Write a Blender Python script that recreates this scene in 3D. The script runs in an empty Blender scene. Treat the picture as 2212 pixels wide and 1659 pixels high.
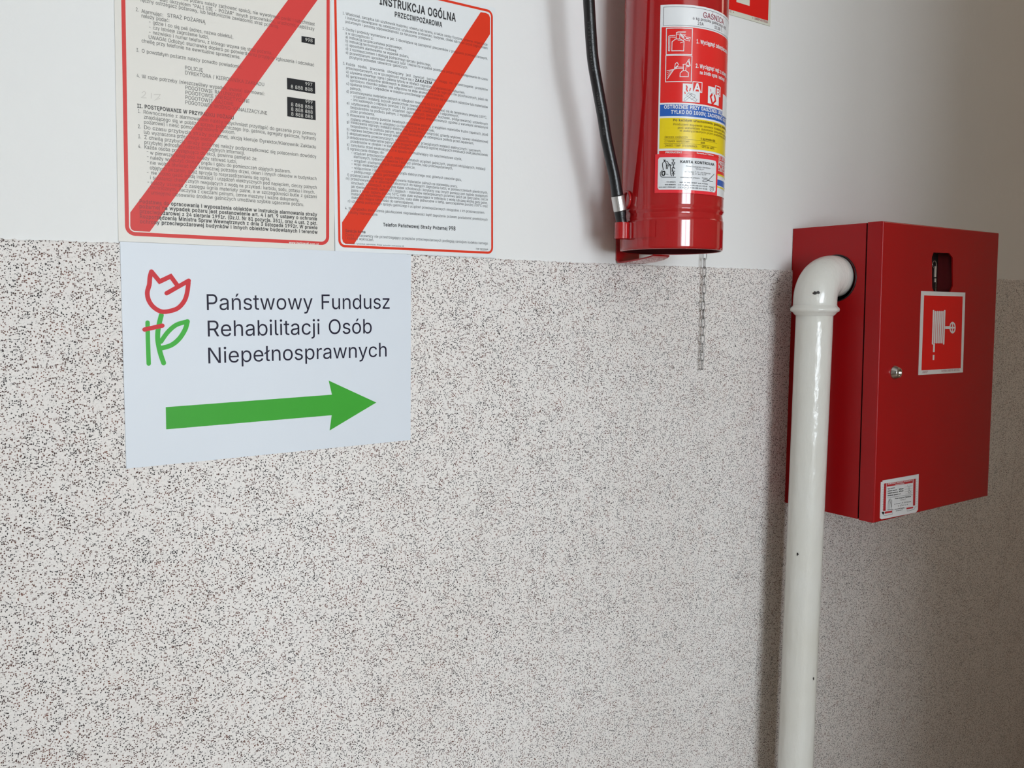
import bpy, bmesh, math, random
from mathutils import Vector, Matrix
random.seed(7)
S = bpy.context.scene
COL = S.collection
# ------------------------------------------------------------------ camera
ZC = 1.45
FPX, YAW, PIT, ROL = 1880.58683, 0.611953045, 0.0908503977, -0.0058973
CW, CH = 2212.0, 1659.0


def cam_dir(x, fwd, up):
    c, s = math.cos(ROL), math.sin(ROL)
    yd = -up
    X, Z = x * c - yd * s, -(x * s + yd * c)
    c, s = math.cos(PIT), math.sin(PIT)
    Y, Z = fwd * c + Z * s, -fwd * s + Z * c
    c, s = math.cos(YAW), math.sin(YAW)
    return Vector((X * c + Y * s, -X * s + Y * c, Z))


CAM = Vector((0, -1.0, ZC))
cd = bpy.data.cameras.new('camera')
cam = bpy.data.objects.new('camera', cd)
COL.objects.link(cam)
r_, u_, b_ = cam_dir(1, 0, 0), cam_dir(0, 0, 1), -cam_dir(0, 1, 0)
M = Matrix(((r_.x, u_.x, b_.x, CAM.x), (r_.y, u_.y, b_.y, CAM.y), (r_.z, u_.z, b_.z, CAM.z), (0, 0, 0, 1)))
cam.matrix_world = M
cd.sensor_width = 36.0
cd.lens = 36.0 * FPX / CW
cd.clip_start = 0.02
S.camera = cam
# ------------------------------------------------------------------ light, world, exposure
S.view_settings.view_transform = 'Standard'
S.view_settings.look = 'None'
S.view_settings.gamma = 1.0
S.view_settings.use_curve_mapping = False
S.view_settings.exposure = 0.0
w = bpy.data.worlds.new('world')
S.world = w
w.use_nodes = True
w.node_tree.nodes['Background'].inputs[0].default_value = (0.75, 0.85, 1.0, 1)
w.node_tree.nodes['Background'].inputs[1].default_value = 0.6
WX0, WX1, WZ0, WZ1 = -0.72, 0.64, 0.85, 2.24      # window opening in the front wall
WY0, WY1 = -3.60, -3.85
la = bpy.data.lights.new('window_daylight', 'AREA')
la.shape = 'RECTANGLE'
la.size, la.size_y = WX1 - WX0 + .1, WZ1 - WZ0 + .1
la.energy = 131.0
la.color = (0.85, 0.93, 1.0)
lo = bpy.data.objects.new('window_daylight', la)
COL.objects.link(lo)
lo.location = ((WX0 + WX1) / 2, WY1 - 0.12, (WZ0 + WZ1) / 2)
lo.rotation_euler = (math.radians(90), 0, 0)      # faces +Y

lc_ = bpy.data.lights.new('added_top_fill', 'AREA')      # added warm fill from above, lifts the dark right side
lc_.shape = 'RECTANGLE'
lc_.size, lc_.size_y = 1.2, .3
lc_.energy = 3.0
lc_.color = (1.0, 0.84, 0.66)
lo2 = bpy.data.objects.new('added_top_fill', lc_)
COL.objects.link(lo2)
lo2.location = (3.0, -.80, 2.70)
ld = bpy.data.lights.new('added_end_fill', 'AREA')      # added weak warm fill grazing the wall from the right end
ld.shape = 'RECTANGLE'
ld.size, ld.size_y = .7, 1.9
ld.energy = 1.1
ld.color = (1.0, 0.87, 0.72)
lo3 = bpy.data.objects.new('added_end_fill', ld)
COL.objects.link(lo3)
lo3.location = (4.14, -.68, 1.02)
lo3.rotation_euler = (math.radians(90), 0, math.radians(90))      # faces -X

# ------------------------------------------------------------------ helpers: geometry of the place


def ray(px, py):
    return cam_dir((px - CW / 2) / FPX, 1.0, -(py - CH / 2) / FPX)


def W(px, py, off=0.0):
    """the point of the plane at distance off in front of the back wall that is seen at that place"""
    d = ray(px, py)
    return CAM + d * ((1.0 - off) / d.y)


def WX(px, py, X):
    d = ray(px, py)
    return CAM + d * (X / d.x)


def cyl_hit(px, py, c, r):
    """angle and height at which the line of sight meets an upright cylinder"""
    d = ray(px, py)
    ox, oy = CAM.x - c[0], CAM.y - c[1]
    a, b, q = d.x ** 2 + d.y ** 2, ox * d.x + oy * d.y, ox * ox + oy * oy - r * r
    disc = max(b * b - a * q, 0)
    t = (-b - math.sqrt(disc)) / a
    P = CAM + d * t
    return math.atan2(P.y - c[1], P.x - c[0]), P.z


# ------------------------------------------------------------------ helpers: objects
def tag(o, label=None, cat=None, group=None, kind=None):
    if label: o['label'] = label
    if cat: o['category'] = cat
    if group: o['group'] = group
    if kind: o['kind'] = kind
    return o


def empty(name, loc, label, cat, group=None):
    o = bpy.data.objects.new(name, None)
    o.empty_display_size = .05
    COL.objects.link(o)
    o.location = loc
    return tag(o, label, cat, group)


def wloc(o):
    v = Vector(o.location)
    while o.parent:
        o = o.parent
        v = v + Vector(o.location)
    return v


def mk(name, verts, faces, mat, parent=None, loc=None, smooth=False, label=None, mats=None, fmat=None):
    """verts in world coordinates; the object's origin goes to loc (or the middle of the verts)"""
    vs = [Vector(v) for v in verts]
    if loc is None:
        lo_ = Vector((min(v.x for v in vs), min(v.y for v in vs), min(v.z for v in vs)))
        hi_ = Vector((max(v.x for v in vs), max(v.y for v in vs), max(v.z for v in vs)))
        loc = (lo_ + hi_) / 2
    loc = Vector(loc)
    me = bpy.data.meshes.new(name)
    me.from_pydata([tuple(v - loc) for v in vs], [], faces)
    me.update()
    if mats:
        for m in mats: me.materials.append(m)
        if fmat: me.polygons.foreach_set('material_index', fmat)
    else:
        me.materials.append(mat)
    if smooth:
        me.polygons.foreach_set('use_smooth', [True] * len(me.polygons))
    o = bpy.data.objects.new(name, me)
    COL.objects.link(o)
    if parent:
        o.parent = parent
        o.location = loc - wloc(parent)
    else:
        o.location = loc
    if label: o['label'] = label
    return o


def from_bm(name, bm, mat, parent=None, loc=None, smooth=False, label=None):
    bm.verts.index_update()
    vs = [v.co.copy() for v in bm.verts]
    fs = [[v.index for v in f.verts] for f in bm.faces]
    bm.free()
    return mk(name, vs, fs, mat, parent, loc, smooth, label)


def box_vf(x0, x1, y0, y1, z0, z1):
    v = [(x0, y0, z0), (x1, y0, z0), (x1, y1, z0), (x0, y1, z0), (x0, y0, z1), (x1, y0, z1), (x1, y1, z1), (x0, y1, z1)]
    f = [(0, 3, 2, 1), (4, 5, 6, 7), (0, 1, 5, 4), (1, 2, 6, 5), (2, 3, 7, 6), (3, 0, 4, 7)]
    return v, f


def join_vf(parts):
    V, F = [], []
    for v, f in parts:
        n = len(V)
        V += list(v)
        F += [tuple(i + n for i in q) for q in f]
    return V, F


def rbox(x0, x1, y0, y1, z0, z1, bev=0.002, seg=2):
    bm = bmesh.new()
    v, f = box_vf(x0, x1, y0, y1, z0, z1)
    vs = [bm.verts.new(p) for p in v]
    for q in f: bm.faces.new([vs[i] for i in q])
    bmesh.ops.bevel(bm, geom=bm.edges[:], offset=bev, segments=seg, profile=.5, affect='EDGES')
    return bm


def lathe(prof, c, n=96, a0=0.0, a1=2 * math.pi, close_ends=False):
    """prof: list of (r, z); axis upright at c"""
    full = abs(a1 - a0 - 2 * math.pi) < 1e-6
    m = n if full else n + 1
    V, F = [], []
    for r, z in prof:
        for i in range(m):
            a = a0 + (a1 - a0) * i / n
            V.append((c[0] + r * math.cos(a), c[1] + r * math.sin(a), z))
    for k in range(len(prof) - 1):
        for i in range(n):
            j = (i + 1) % m
            F.append((k * m + i, k * m + j, (k + 1) * m + j, (k + 1) * m + i))
    return V, F


def tube(path, rad, n=20, cap=True):
    """path: points; rad: number or list of radii"""
    P = [Vector(p) for p in path]
    R = rad if isinstance(rad, (list, tuple)) else [rad] * len(P)
    V, F = [], []
    T = []
    for i in range(len(P)):
        a = P[min(i + 1, len(P) - 1)] - P[max(i - 1, 0)]
        T.append(a.normalized())
    ref = Vector((0, 1, 0)) if abs(T[0].y) < .9 else Vector((1, 0, 0))
    N = (ref - T[0] * ref.dot(T[0])).normalized()
    for i, p in enumerate(P):
        N = (N - T[i] * N.dot(T[i])).normalized()
        B = T[i].cross(N)
        for k in range(n):
            a = 2 * math.pi * k / n
            V.append(p + (N * math.cos(a) + B * math.sin(a)) * R[i])
    for i in range(len(P) - 1):
        for k in range(n):
            j = (k + 1) % n
            F.append((i * n + k, i * n + j, (i + 1) * n + j, (i + 1) * n + k))
    if cap:
        F.append(tuple(range(n - 1, -1, -1)))
        F.append(tuple((len(P) - 1) * n + k for k in range(n)))
    return V, F


# ------------------------------------------------------------------ materials
def new_mat(name):
    m = bpy.data.materials.new(name)
    m.use_nodes = True
    nt = m.node_tree
    return m, nt, nt.nodes['Principled BSDF']


def mat(name, col, rough=.5, metal=0.0, bump=0.0, bscale=200.0, var=0.04, spec=.5, coat=0.0, vscale=12.0):
    m, nt, b = new_mat(name)
    b.inputs['Roughness'].default_value = rough
    b.inputs['Metallic'].default_value = metal
    b.inputs['Specular IOR Level'].default_value = spec
    if coat:
        b.inputs['Coat Weight'].default_value = coat
        b.inputs['Coat Roughness'].default_value = .05
    tc = nt.nodes.new('ShaderNodeTexCoord')
    n = nt.nodes.new('ShaderNodeTexNoise')
    n.inputs['Scale'].default_value = vscale
    n.inputs['Detail'].default_value = 4
    nt.links.new(tc.outputs['Object'], n.inputs['Vector'])
    mx = nt.nodes.new('ShaderNodeMixRGB')
    mx.inputs[1].default_value = (*[c * (1 - var) for c in col], 1)
    mx.inputs[2].default_value = (*[min(1, c * (1 + var)) for c in col], 1)
    nt.links.new(n.outputs['Fac'], mx.inputs[0])
    nt.links.new(mx.outputs[0], b.inputs['Base Color'])
    if bump:
        n2 = nt.nodes.new('ShaderNodeTexNoise')
        n2.inputs['Scale'].default_value = bscale
        n2.inputs['Detail'].default_value = 3
        nt.links.new(tc.outputs['Object'], n2.inputs['Vector'])
        bp = nt.nodes.new('ShaderNodeBump')
        bp.inputs['Strength'].default_value = 1.0
        bp.inputs['Distance'].default_value = bump
        nt.links.new(n2.outputs['Fac'], bp.inputs['Height'])
        nt.links.new(bp.outputs[0], b.inputs['Normal'])
    return m


def mosaic_mat():
    """resin-bound stone plaster: cream grains with dark brown and black grains between them"""
    m, nt, b = new_mat('mosaic_plaster')
    L, N = nt.links, nt.nodes
    tc = N.new('ShaderNodeTexCoord')

    def mp(sx, sy, sz):
        q = N.new('ShaderNodeMapping')
        q.inputs['Scale'].default_value = (sx, sy, sz)
        L.new(tc.outputs['Object'], q.inputs['Vector'])
        return q

    def noise(v, sc, det=2.0, dist=0.0):
        q = N.new('ShaderNodeTexNoise')
        q.inputs['Scale'].default_value = sc
        q.inputs['Detail'].default_value = det
        q.inputs['Distortion'].default_value = dist
        L.new(v, q.inputs['Vector'])
        return q

    def math_(op, a, b_=None, clamp=False):
        q = N.new('ShaderNodeMath')
        q.operation = op
        q.use_clamp = clamp
        for i, s in enumerate((a, b_)):
            if s is None: continue
            if isinstance(s, (int, float)): q.inputs[i].default_value = s
            else: L.new(s, q.inputs[i])
        return q.outputs[0]

    base = mp(1, 1, 1).outputs[0]
    # dark grains: random cells of a distorted voronoi
    dn = noise(base, 260, 2)
    vadd = N.new('ShaderNodeVectorMath')
    vadd.operation = 'MULTIPLY_ADD'
    L.new(dn.outputs['Color'], vadd.inputs[0])
    vadd.inputs[1].default_value = (.0034, .0034, .0034)
    L.new(base, vadd.inputs[2])
    sx = N.new('ShaderNodeSeparateXYZ')
    L.new(vadd.outputs[0], sx.inputs[0])
    cx = N.new('ShaderNodeCombineXYZ')
    L.new(sx.outputs['X'], cx.inputs['X'])
    L.new(sx.outputs['Z'], cx.inputs['Y'])
    v1 = N.new('ShaderNodeTexVoronoi')
    v1.voronoi_dimensions = '2D'
    v1.inputs['Scale'].default_value = 600
    L.new(cx.outputs[0], v1.inputs['Vector'])
    sep = N.new('ShaderNodeSeparateColor')
    L.new(v1.outputs['Color'], sep.inputs[0])
    clump = noise(base, 22, 3)
    thr = math_('ADD', math_('MULTIPLY', clump.outputs['Fac'], .50), .125)      # share of dark cells
    d1 = math_('MULTIPLY', math_('SUBTRACT', thr, sep.outputs[0]), 14, True)
    # only the middle of the cell is dark
    mid = math_('MULTIPLY', math_('SUBTRACT', .50, v1.outputs['Distance']), 6, True)
    dark = math_('MULTIPLY', d1, mid)
    # fine dark gaps between grains
    n3 = noise(base, 900, 1, .4)
    gaps = math_('MULTIPLY', math_('SUBTRACT', n3.outputs['Fac'], .64), 9, True)
    dark = math_('MAXIMUM', dark, math_('MULTIPLY', gaps, .75))
    # colours
    big = noise(base, 3.2, 4)
    lc = N.new('ShaderNodeMixRGB')
    lc.inputs[1].default_value = (.83, .775, .73, 1)
    lc.inputs[2].default_value = (.94, .91, .885, 1)
    L.new(big.outputs['Fac'], lc.inputs[0])
    gl = N.new('ShaderNodeMixRGB')
    gl.blend_type = 'MULTIPLY'
    gl.inputs[0].default_value = .28
    L.new(lc.outputs[0], gl.inputs[1])
    n4 = noise(base, 480, 2)
    L.new(n4.outputs['Color'], gl.inputs[2])
    n4b = N.new('ShaderNodeMixRGB')
    n4b.inputs[1].default_value = (.84, .84, .84, 1)
    n4b.inputs[2].default_value = (1, 1, 1, 1)
    L.new(n4.outputs['Fac'], n4b.inputs[0])
    L.new(n4b.outputs[0], gl.inputs[2])
    gl.inputs[0].default_value = 1.0
    dc = N.new('ShaderNodeMixRGB')
    dc.inputs[1].default_value = (.022, .018, .018, 1)
    dc.inputs[2].default_value = (.17, .055, .03, 1)
    rr = math_('MULTIPLY', math_('SUBTRACT', noise(base, 60, 3).outputs['Fac'], .40), 3.2, True)
    L.new(rr, dc.inputs[0])
    fin = N.new('ShaderNodeMixRGB')
    L.new(dark, fin.inputs[0])
    L.new(gl.outputs[0], fin.inputs[1])
    L.new(dc.outputs[0], fin.inputs[2])
    L.new(fin.outputs[0], b.inputs['Base Color'])
    b.inputs['Roughness'].default_value = .45
    b.inputs['Specular IOR Level'].default_value = .25
    bp = N.new('ShaderNodeBump')
    bp.inputs['Strength'].default_value = .55
    bp.inputs['Distance'].default_value = .0006
    h = math_('SUBTRACT', 1.0, v1.outputs['Distance'])
    L.new(h, bp.inputs['Height'])
    L.new(bp.outputs[0], b.inputs['Normal'])
    return m


def stripe_text_mat(name, dark, red, n, c0, c1):
    """printing ink, black on the sheet and dark red where the overprinted diagonal band lies over it"""
    m, nt, b = new_mat(name)
    L, N = nt.links, nt.nodes
    tc = N.new('ShaderNodeTexCoord')
    dp = N.new('ShaderNodeVectorMath')
    dp.operation = 'DOT_PRODUCT'
    dp.inputs[1].default_value = n
    L.new(tc.outputs['Object'], dp.inputs[0])
    a = N.new('ShaderNodeMath'); a.operation = 'GREATER_THAN'; a.inputs[1].default_value = c0
    c = N.new('ShaderNodeMath'); c.operation = 'LESS_THAN'; c.inputs[1].default_value = c1
    L.new(dp.outputs['Value'], a.inputs[0]); L.new(dp.outputs['Value'], c.inputs[0])
    t = N.new('ShaderNodeMath'); t.operation = 'MULTIPLY'
    L.new(a.outputs[0], t.inputs[0]); L.new(c.outputs[0], t.inputs[1])
    mx = N.new('ShaderNodeMixRGB')
    mx.inputs[1].default_value = (*dark, 1)
    mx.inputs[2].default_value = (*red, 1)
    L.new(t.outputs[0], mx.inputs[0])
    L.new(mx.outputs[0], b.inputs['Base Color'])
    b.inputs['Roughness'].default_value = .5
    return m


m_wall = mat('white_wall_paint', (.80, .80, .785), .55, bump=.0004, bscale=60, var=.02, spec=.3, vscale=3)
m_mosaic = mosaic_mat()
m_ceil = mat('ceiling_paint', (.80, .79, .76), .8)
m_floor = mat('brown_terrazzo', (.36, .28, .21), .35, var=.25, vscale=40)
m_endwall = mat('beige_paint', (.74, .64, .53), .7)
m_frame = mat('window_frame_white', (.82, .82, .80), .35)
m_glass, _nt, _b = new_mat('clear_glass')
_b.inputs['Base Color'].default_value = (1, 1, 1, 1)
_b.inputs['Roughness'].default_value = 0
_b.inputs['Transmission Weight'].default_value = 1
_b.inputs['IOR'].default_value = 1.02
m_paper1 = mat('cream_sheet', (.74, .715, .66), .38, var=.015, spec=.4)
m_paper2 = mat('white_sheet', (.77, .795, .80), .35, var=.015, spec=.4)
m_board = mat('bluish_white_board', (.69, .735, .79), .40, var=.015, spec=.4)
m_red1 = mat('print_red_soft', (.66, .055, .05), .4, var=.03, spec=.2)
m_red2 = mat('print_red_bright', (.72, .045, .018), .4, var=.03, spec=.2)
m_ink = mat('print_black', (.018, .018, .02), .4, spec=.2)
m_navy = mat('print_dark_navy', (.012, .010, .028), .4, spec=.2)
m_green = mat('print_green', (.05, .36, .035), .42, var=.05, spec=.2)
m_greenl = mat('print_green_light', (.055, .42, .05), .42, var=.05, spec=.2)
m_pencil = mat('pencil', (.50, .47, .43), .6)
m_logo_red = mat('print_crimson', (.60, .025, .035), .4, spec=.2)
m_ext = mat('red_enamel', (.40, .009, .011), .08, var=.03, spec=.6, coat=.2)
m_cab = mat('red_powder_coat', (.38, .005, .007), .27, spec=.28, var=.04, bump=.00004, bscale=900)
m_dark_in = mat('underside_shade', (.05, .005, .006), .8, spec=.1)  # red darkened so the hollow's shade sits in the colour
m_rubber = mat('black_rubber', (.007, .007, .008), .30, bump=.00025, bscale=500)
m_hose_print = mat('hose_print_grey', (.10, .10, .10), .5)
m_alu = mat('aluminium', (.62, .61, .59), .32, metal=.85, bump=.0002, bscale=300)
m_chrome = mat('chrome', (.55, .54, .52), .14, metal=1)
m_steel = mat('galvanised_steel', (.26, .25, .24), .35, metal=.8)
m_lab_white = mat('label_white', (.78, .79, .80), .22, coat=.3)
m_lab_red = mat('label_red', (.74, .022, .02), .2, coat=.3)
m_lab_blue = mat('label_blue', (.02, .11, .45), .2, coat=.3)
m_lab_yellow = mat('label_yellow', (.80, .60, .01), .2, coat=.3)
m_lab_maroon = mat('label_maroon_ink', (.30, .02, .05), .3)
m_lab_grey = mat('label_grey_ink', (.10, .07, .09), .3)
m_olive = mat('label_olive_ink', (.16, .11, .01), .3)
m_sticker_red = mat('sticker_red', (.82, .03, .045), .10, coat=.6)
m_card = mat('card_white', (.74, .76, .78), .10, coat=.6)
m_pict_red = mat('sign_red', (.70, .008, .006), .4, spec=.2)
m_pict_white = mat('sign_white', (.74, .72, .70), .4)
m_lumi = mat('photoluminescent_cream', (.66, .66, .56), .45)
m_gap = mat('dark_gap', (.01, .006, .006), .8)


def pipe_mat():
    m, nt, b = new_mat('glossy_white_pipe_paint')
    L, N = nt.links, nt.nodes
    tc = N.new('ShaderNodeTexCoord')
    n = N.new('ShaderNodeTexNoise'); n.inputs['Scale'].default_value = 9; n.inputs['Detail'].default_value = 5
    L.new(tc.outputs['Object'], n.inputs['Vector'])
    mx = N.new('ShaderNodeMixRGB')
    mx.inputs[1].default_value = (.70, .68, .60, 1); mx.inputs[2].default_value = (.80, .80, .765, 1)
    L.new(n.outputs['Fac'], mx.inputs[0])
    # a few dark chips
    n2 = N.new('ShaderNodeTexNoise'); n2.inputs['Scale'].default_value = 75; n2.inputs['Detail'].default_value = 2
    L.new(tc.outputs['Object'], n2.inputs['Vector'])
    t = N.new('ShaderNodeMath'); t.operation = 'MULTIPLY_ADD'; t.use_clamp = True
    t.inputs[1].default_value = 30; t.inputs[2].default_value = -30 * .79
    L.new(n2.outputs['Fac'], t.inputs[0])
    m2 = N.new('ShaderNodeMixRGB'); m2.inputs[2].default_value = (.12, .10, .08, 1)
    L.new(t.outputs[0], m2.inputs[0]); L.new(mx.outputs[0], m2.inputs[1])
    L.new(m2.outputs[0], b.inputs['Base Color'])
    b.inputs['Roughness'].default_value = .2
    n3 = N.new('ShaderNodeTexNoise'); n3.inputs['Scale'].default_value = 95; n3.inputs['Detail'].default_value = 3
    mp = N.new('ShaderNodeMapping'); mp.inputs['Scale'].default_value = (1, 1, .45)
    L.new(tc.outputs['Object'], mp.inputs['Vector']); L.new(mp.outputs[0], n3.inputs['Vector'])
    bp = N.new('ShaderNodeBump'); bp.inputs['Distance'].default_value = .0018; bp.inputs['Strength'].default_value = .7
    L.new(n3.outputs['Fac'], bp.inputs['Height']); L.new(bp.outputs[0], b.inputs['Normal'])
    return m


m_pipe = pipe_mat()
m_chip = mat('bare_dark_metal', (.035, .03, .028), .5)

# ------------------------------------------------------------------ glyph cache (letters as flat print)
CHARS = sorted(set("ABCDEFGHIJKLMNOPQRSTUVWXYZabcdefghijklmnopqrstuvwxyzĄĆĘŁŃÓŚŹŻąćęłńóśźż0123456789.,:;-/()\"'!°©®+&"))
GL = {}


def plain_font():
    # the plain sans-serif that ships inside Blender; the built-in one serves when it is not there
    try:
        import os
        return bpy.data.fonts.load(os.path.join(bpy.utils.system_resource('DATAFILES'), 'fonts', 'Inter.woff2'))
    except Exception:
        return None


FONT = plain_font()


def sample_spline(sp, n=3):
    """closed Bezier outline -> polygon"""
    B = sp.bezier_points
    out = []
    m = len(B)
    for i in range(m):
        p0, h0 = B[i].co, B[i].handle_right
        p1, h1 = B[(i + 1) % m].co, B[(i + 1) % m].handle_left
        straight = (h0 - p0.lerp(p1, 1 / 3)).length < 2e-3 and (h1 - p0.lerp(p1, 2 / 3)).length < 2e-3 or ((h0 - p0).length < 1e-6 and (h1 - p1).length < 1e-6)
        for k in range(1 if straight else n):
            t = k / n if not straight else 0
            q = p0 * (1 - t) ** 3 + h0 * 3 * t * (1 - t) ** 2 + h1 * 3 * t * t * (1 - t) + p1 * t ** 3
            if not out or (Vector((q.x, q.y)) - out[-1]).length > 1e-5: out.append(Vector((q.x, q.y)))
    if len(out) > 1 and (out[0] - out[-1]).length < 1e-5: out.pop()
    return out


def area(P):
    return sum(P[i - 1].x * P[i].y - P[i].x * P[i - 1].y for i in range(len(P))) / 2


def fill(loops_):
    """non-zero winding fill as a stack of trapezoids, so overlapping outlines unite"""
    E_ = []
    for P in loops_:
        Q = [(p.x, round(p.y / .004) * .004) for p in P]
        for i in range(len(Q)):
            (x0, y0), (x1, y1) = Q[i - 1], Q[i]
            if abs(y0 - y1) < 1e-6: continue
            E_.append((x0, y0, x1, y1, 1) if y0 < y1 else (x1, y1, x0, y0, -1))
    ys = {e[1] for e in E_} | {e[3] for e in E_}
    for i, a in enumerate(E_):
        for b_ in E_[i + 1:]:
            lo_, hi_ = max(a[1], b_[1]), min(a[3], b_[3])
            if hi_ - lo_ < 1e-6: continue
            xa = lambda e, y: e[0] + (e[2] - e[0]) * (y - e[1]) / (e[3] - e[1])
            d0, d1 = xa(a, lo_) - xa(b_, lo_), xa(a, hi_) - xa(b_, hi_)
            if d0 * d1 < 0 and min(abs(d0), abs(d1)) > 1e-4: ys.add(lo_ + (hi_ - lo_) * d0 / (d0 - d1))
    ys = sorted(ys)
    V, F = [], []
    for y0, y1 in zip(ys, ys[1:]):
        if y1 - y0 < 1e-5: continue
        row = []
        for e in E_:
            if e[1] <= y0 + 1e-7 and e[3] >= y1 - 1e-7:
                f0 = e[0] + (e[2] - e[0]) * (y0 - e[1]) / (e[3] - e[1])
                f1 = e[0] + (e[2] - e[0]) * (y1 - e[1]) / (e[3] - e[1])
                row.append((f0 + f1, f0, f1, e[4]))
        row.sort()
        wn, st = 0, None
        for _, f0, f1, d in row:
            if wn == 0: st = (f0, f1)
            wn += d
            if wn == 0 and f0 + f1 - st[0] - st[1] > 1e-5:
                n = len(V)
                V += [(st[0], y0, 0), (f0, y0, 0), (f1, y1, 0), (st[1], y1, 0)]
                F.append((n, n + 1, n + 2, n + 3))
    return V, F


def grow(P, d, sgn):
    """push an outline outward (holes shrink) to make the bold cut"""
    o = []
    m = len(P)
    for i in range(m):
        d1 = (P[i] - P[i - 1]).normalized(); d2 = (P[(i + 1) % m] - P[i]).normalized()
        n = Vector((d1.y, -d1.x)) + Vector((d2.y, -d2.x))
        n = Vector((d1.y, -d1.x)) if n.length < 1e-3 else n.normalized()
        k = d / max(n.dot(Vector((d1.y, -d1.x))), .5)
        o.append(P[i] + n * k * sgn)
    return o


def build_glyphs():
    def w_(s):
        c = bpy.data.curves.new('t', 'FONT')
        c.body = s
        if FONT: c.font = FONT
        o = bpy.data.objects.new('t', c)
        COL.objects.link(o)
        return o
    objs = [(ch, w_(ch), w_(ch + '|')) for ch in CHARS]
    bar = w_('|')
    bpy.context.view_layer.update()
    dg = bpy.context.evaluated_depsgraph_get()

    def loops(o):
        e = o.evaluated_get(dg)
        cu = e.to_curve(dg)
        L = [sample_spline(sp) for sp in cu.splines]
        e.to_curve_clear()
        return [q for q in L if len(q) > 2]
    bx = max(p.x for q in loops(bar) for p in q)
    for ch, o1, o2 in objs:
        L = loops(o1)
        wid = max(p.x for q in loops(o2) for p in q) - bx
        if not L: continue
        big = max(L, key=lambda q: abs(area(q)))
        sg = 1 if area(big) > 0 else -1
        for bold in (0, 1):
            Q = [grow(q, .024 if bold else .0, sg) if bold else q for q in L]
            V, F = fill(Q)
            GL[ch, bold] = (V, F, wid + (.04 if bold else 0))
    for o in [q for t in objs for q in t[1:]] + [bar]:
        c = o.data
        bpy.data.objects.remove(o)
        bpy.data.curves.remove(c)


build_glyphs()
CAP = max(p[1] for p in GL['H', 0][0])
SP = .26


def text_vf(s, a0, b0, a1, size, surf, bold=0, sx=.92, align=0, tilt=0.0, spaced=0.0):
    """lay the string from (a0, b0) to a1 on the surface surf(a, b) -> point; a1 None = natural width"""
    words = s.split(' ')
    adv = lambda wd: sum(GL[c, bold][2] for c in wd if (c, bold) in GL) + spaced * len(wd)
    wid = [adv(wd) for wd in words]
    nsp = len(words) - 1
    k = size * sx
    gap = SP * k
    if a1 is not None:
        T = a1 - a0
        g = (T - sum(wid) * k) / nsp if nsp else -1
        if nsp >= 3 and .55 * SP * k < g < 3.0 * SP * k:
            gap = g
        else:
            k = T / (sum(wid) + nsp * SP)
            gap = SP * k
    elif align:
        a0 = a0 - (sum(wid) * k + nsp * gap)
    V, F = [], []
    a = a0
    for i, wd in enumerate(words):
        for c in wd:
            if (c, bold) not in GL: continue
            v, f, ad = GL[c, bold]
            n = len(V)
            for x, y, li in v:
                aa = a + x * k
                V.append(surf(aa, b0 + y * size + (aa - a0) * tilt, li * .00004))
            F += [tuple(j + n for j in q) for q in f]
            a += (ad + spaced) * k
        a += gap
    return V, F


LAYER = [0]


def stroke_vf(pts, w_, surf, closed=False, caps=True):
    """a pen line of width w_ through 2D points on a surface: one ribbon with mitred corners and round ends"""
    P = []
    for p in pts:
        p = Vector(p)
        if not P or (p - P[-1]).length > 1e-7: P.append(p)
    if closed and (P[0] - P[-1]).length < 1e-7: P.pop()
    # long straight runs are cut up so that they can follow a curved surface
    Q = []
    m = len(P)
    for i in range(m if closed else m - 1):
        a, b = P[i], P[(i + 1) % m]
        k = max(1, int((b - a).length / .005))
        Q += [a.lerp(b, j / k) for j in range(k)]
    if not closed: Q.append(P[-1])
    P = Q
    m = len(P)
    LAYER[0] = (LAYER[0] + 1) % 7
    e = LAYER[0] * .00003
    V, F = [], []
    for i, p in enumerate(P):
        a = P[i - 1] if (i or closed) else None
        b = P[(i + 1) % m] if (i < m - 1 or closed) else None
        d1 = (p - a).normalized() if a is not None else None
        d2 = (b - p).normalized() if b is not None else None
        if d1 is None: d1 = d2
        if d2 is None: d2 = d1
        n1, n2 = Vector((-d1.y, d1.x)), Vector((-d2.y, d2.x))
        n = n1 + n2
        n = n1 if n.length < 1e-3 else n.normalized()
        n = n * (w_ / 2 / max(n.dot(n1), .45))
        V += [surf(p.x + n.x, p.y + n.y, e), surf(p.x - n.x, p.y - n.y, e)]
    for i in range(m if closed else m - 1):
        j = (i + 1) % m
        F.append((2 * i, 2 * i + 1, 2 * j + 1, 2 * j))
    if caps and not closed:
        for c, d, i in ((P[0], (P[0] - P[1]).normalized(), 0), (P[-1], (P[-1] - P[-2]).normalized(), m - 1)):
            nn = Vector((-d.y, d.x))
            base = len(V)
            for k in range(9):
                t = math.pi * k / 8
                q = c + (nn * math.cos(t) + d * math.sin(t)) * w_ / 2
                V.append(surf(q.x, q.y, e))
            F.append(tuple(range(base + 8, base - 1, -1)))
    return V, F


def poly_vf(pts, surf):
    return [surf(*p) for p in pts], [tuple(range(len(pts)))]


def smooth_pts(pts, n=6, closed=False):
    P = [Vector(p) for p in pts]
    out = []
    m = len(P)
    rng = range(m) if closed else range(m - 1)
    for i in rng:
        if closed: p0, p1, p2, p3 = P[i - 1], P[i], P[(i + 1) % m], P[(i + 2) % m]
        else: p0, p1, p2, p3 = P[max(i - 1, 0)], P[i], P[i + 1], P[min(i + 2, m - 1)]
        for k in range(n):
            t = k / n
            out.append(.5 * ((2 * p1) + (p2 - p0) * t + (2 * p0 - 5 * p1 + 4 * p2 - p3) * t * t + (3 * p1 - p0 - 3 * p2 + p3) * t ** 3))
    if not closed: out.append(P[-1])
    return out


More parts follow.
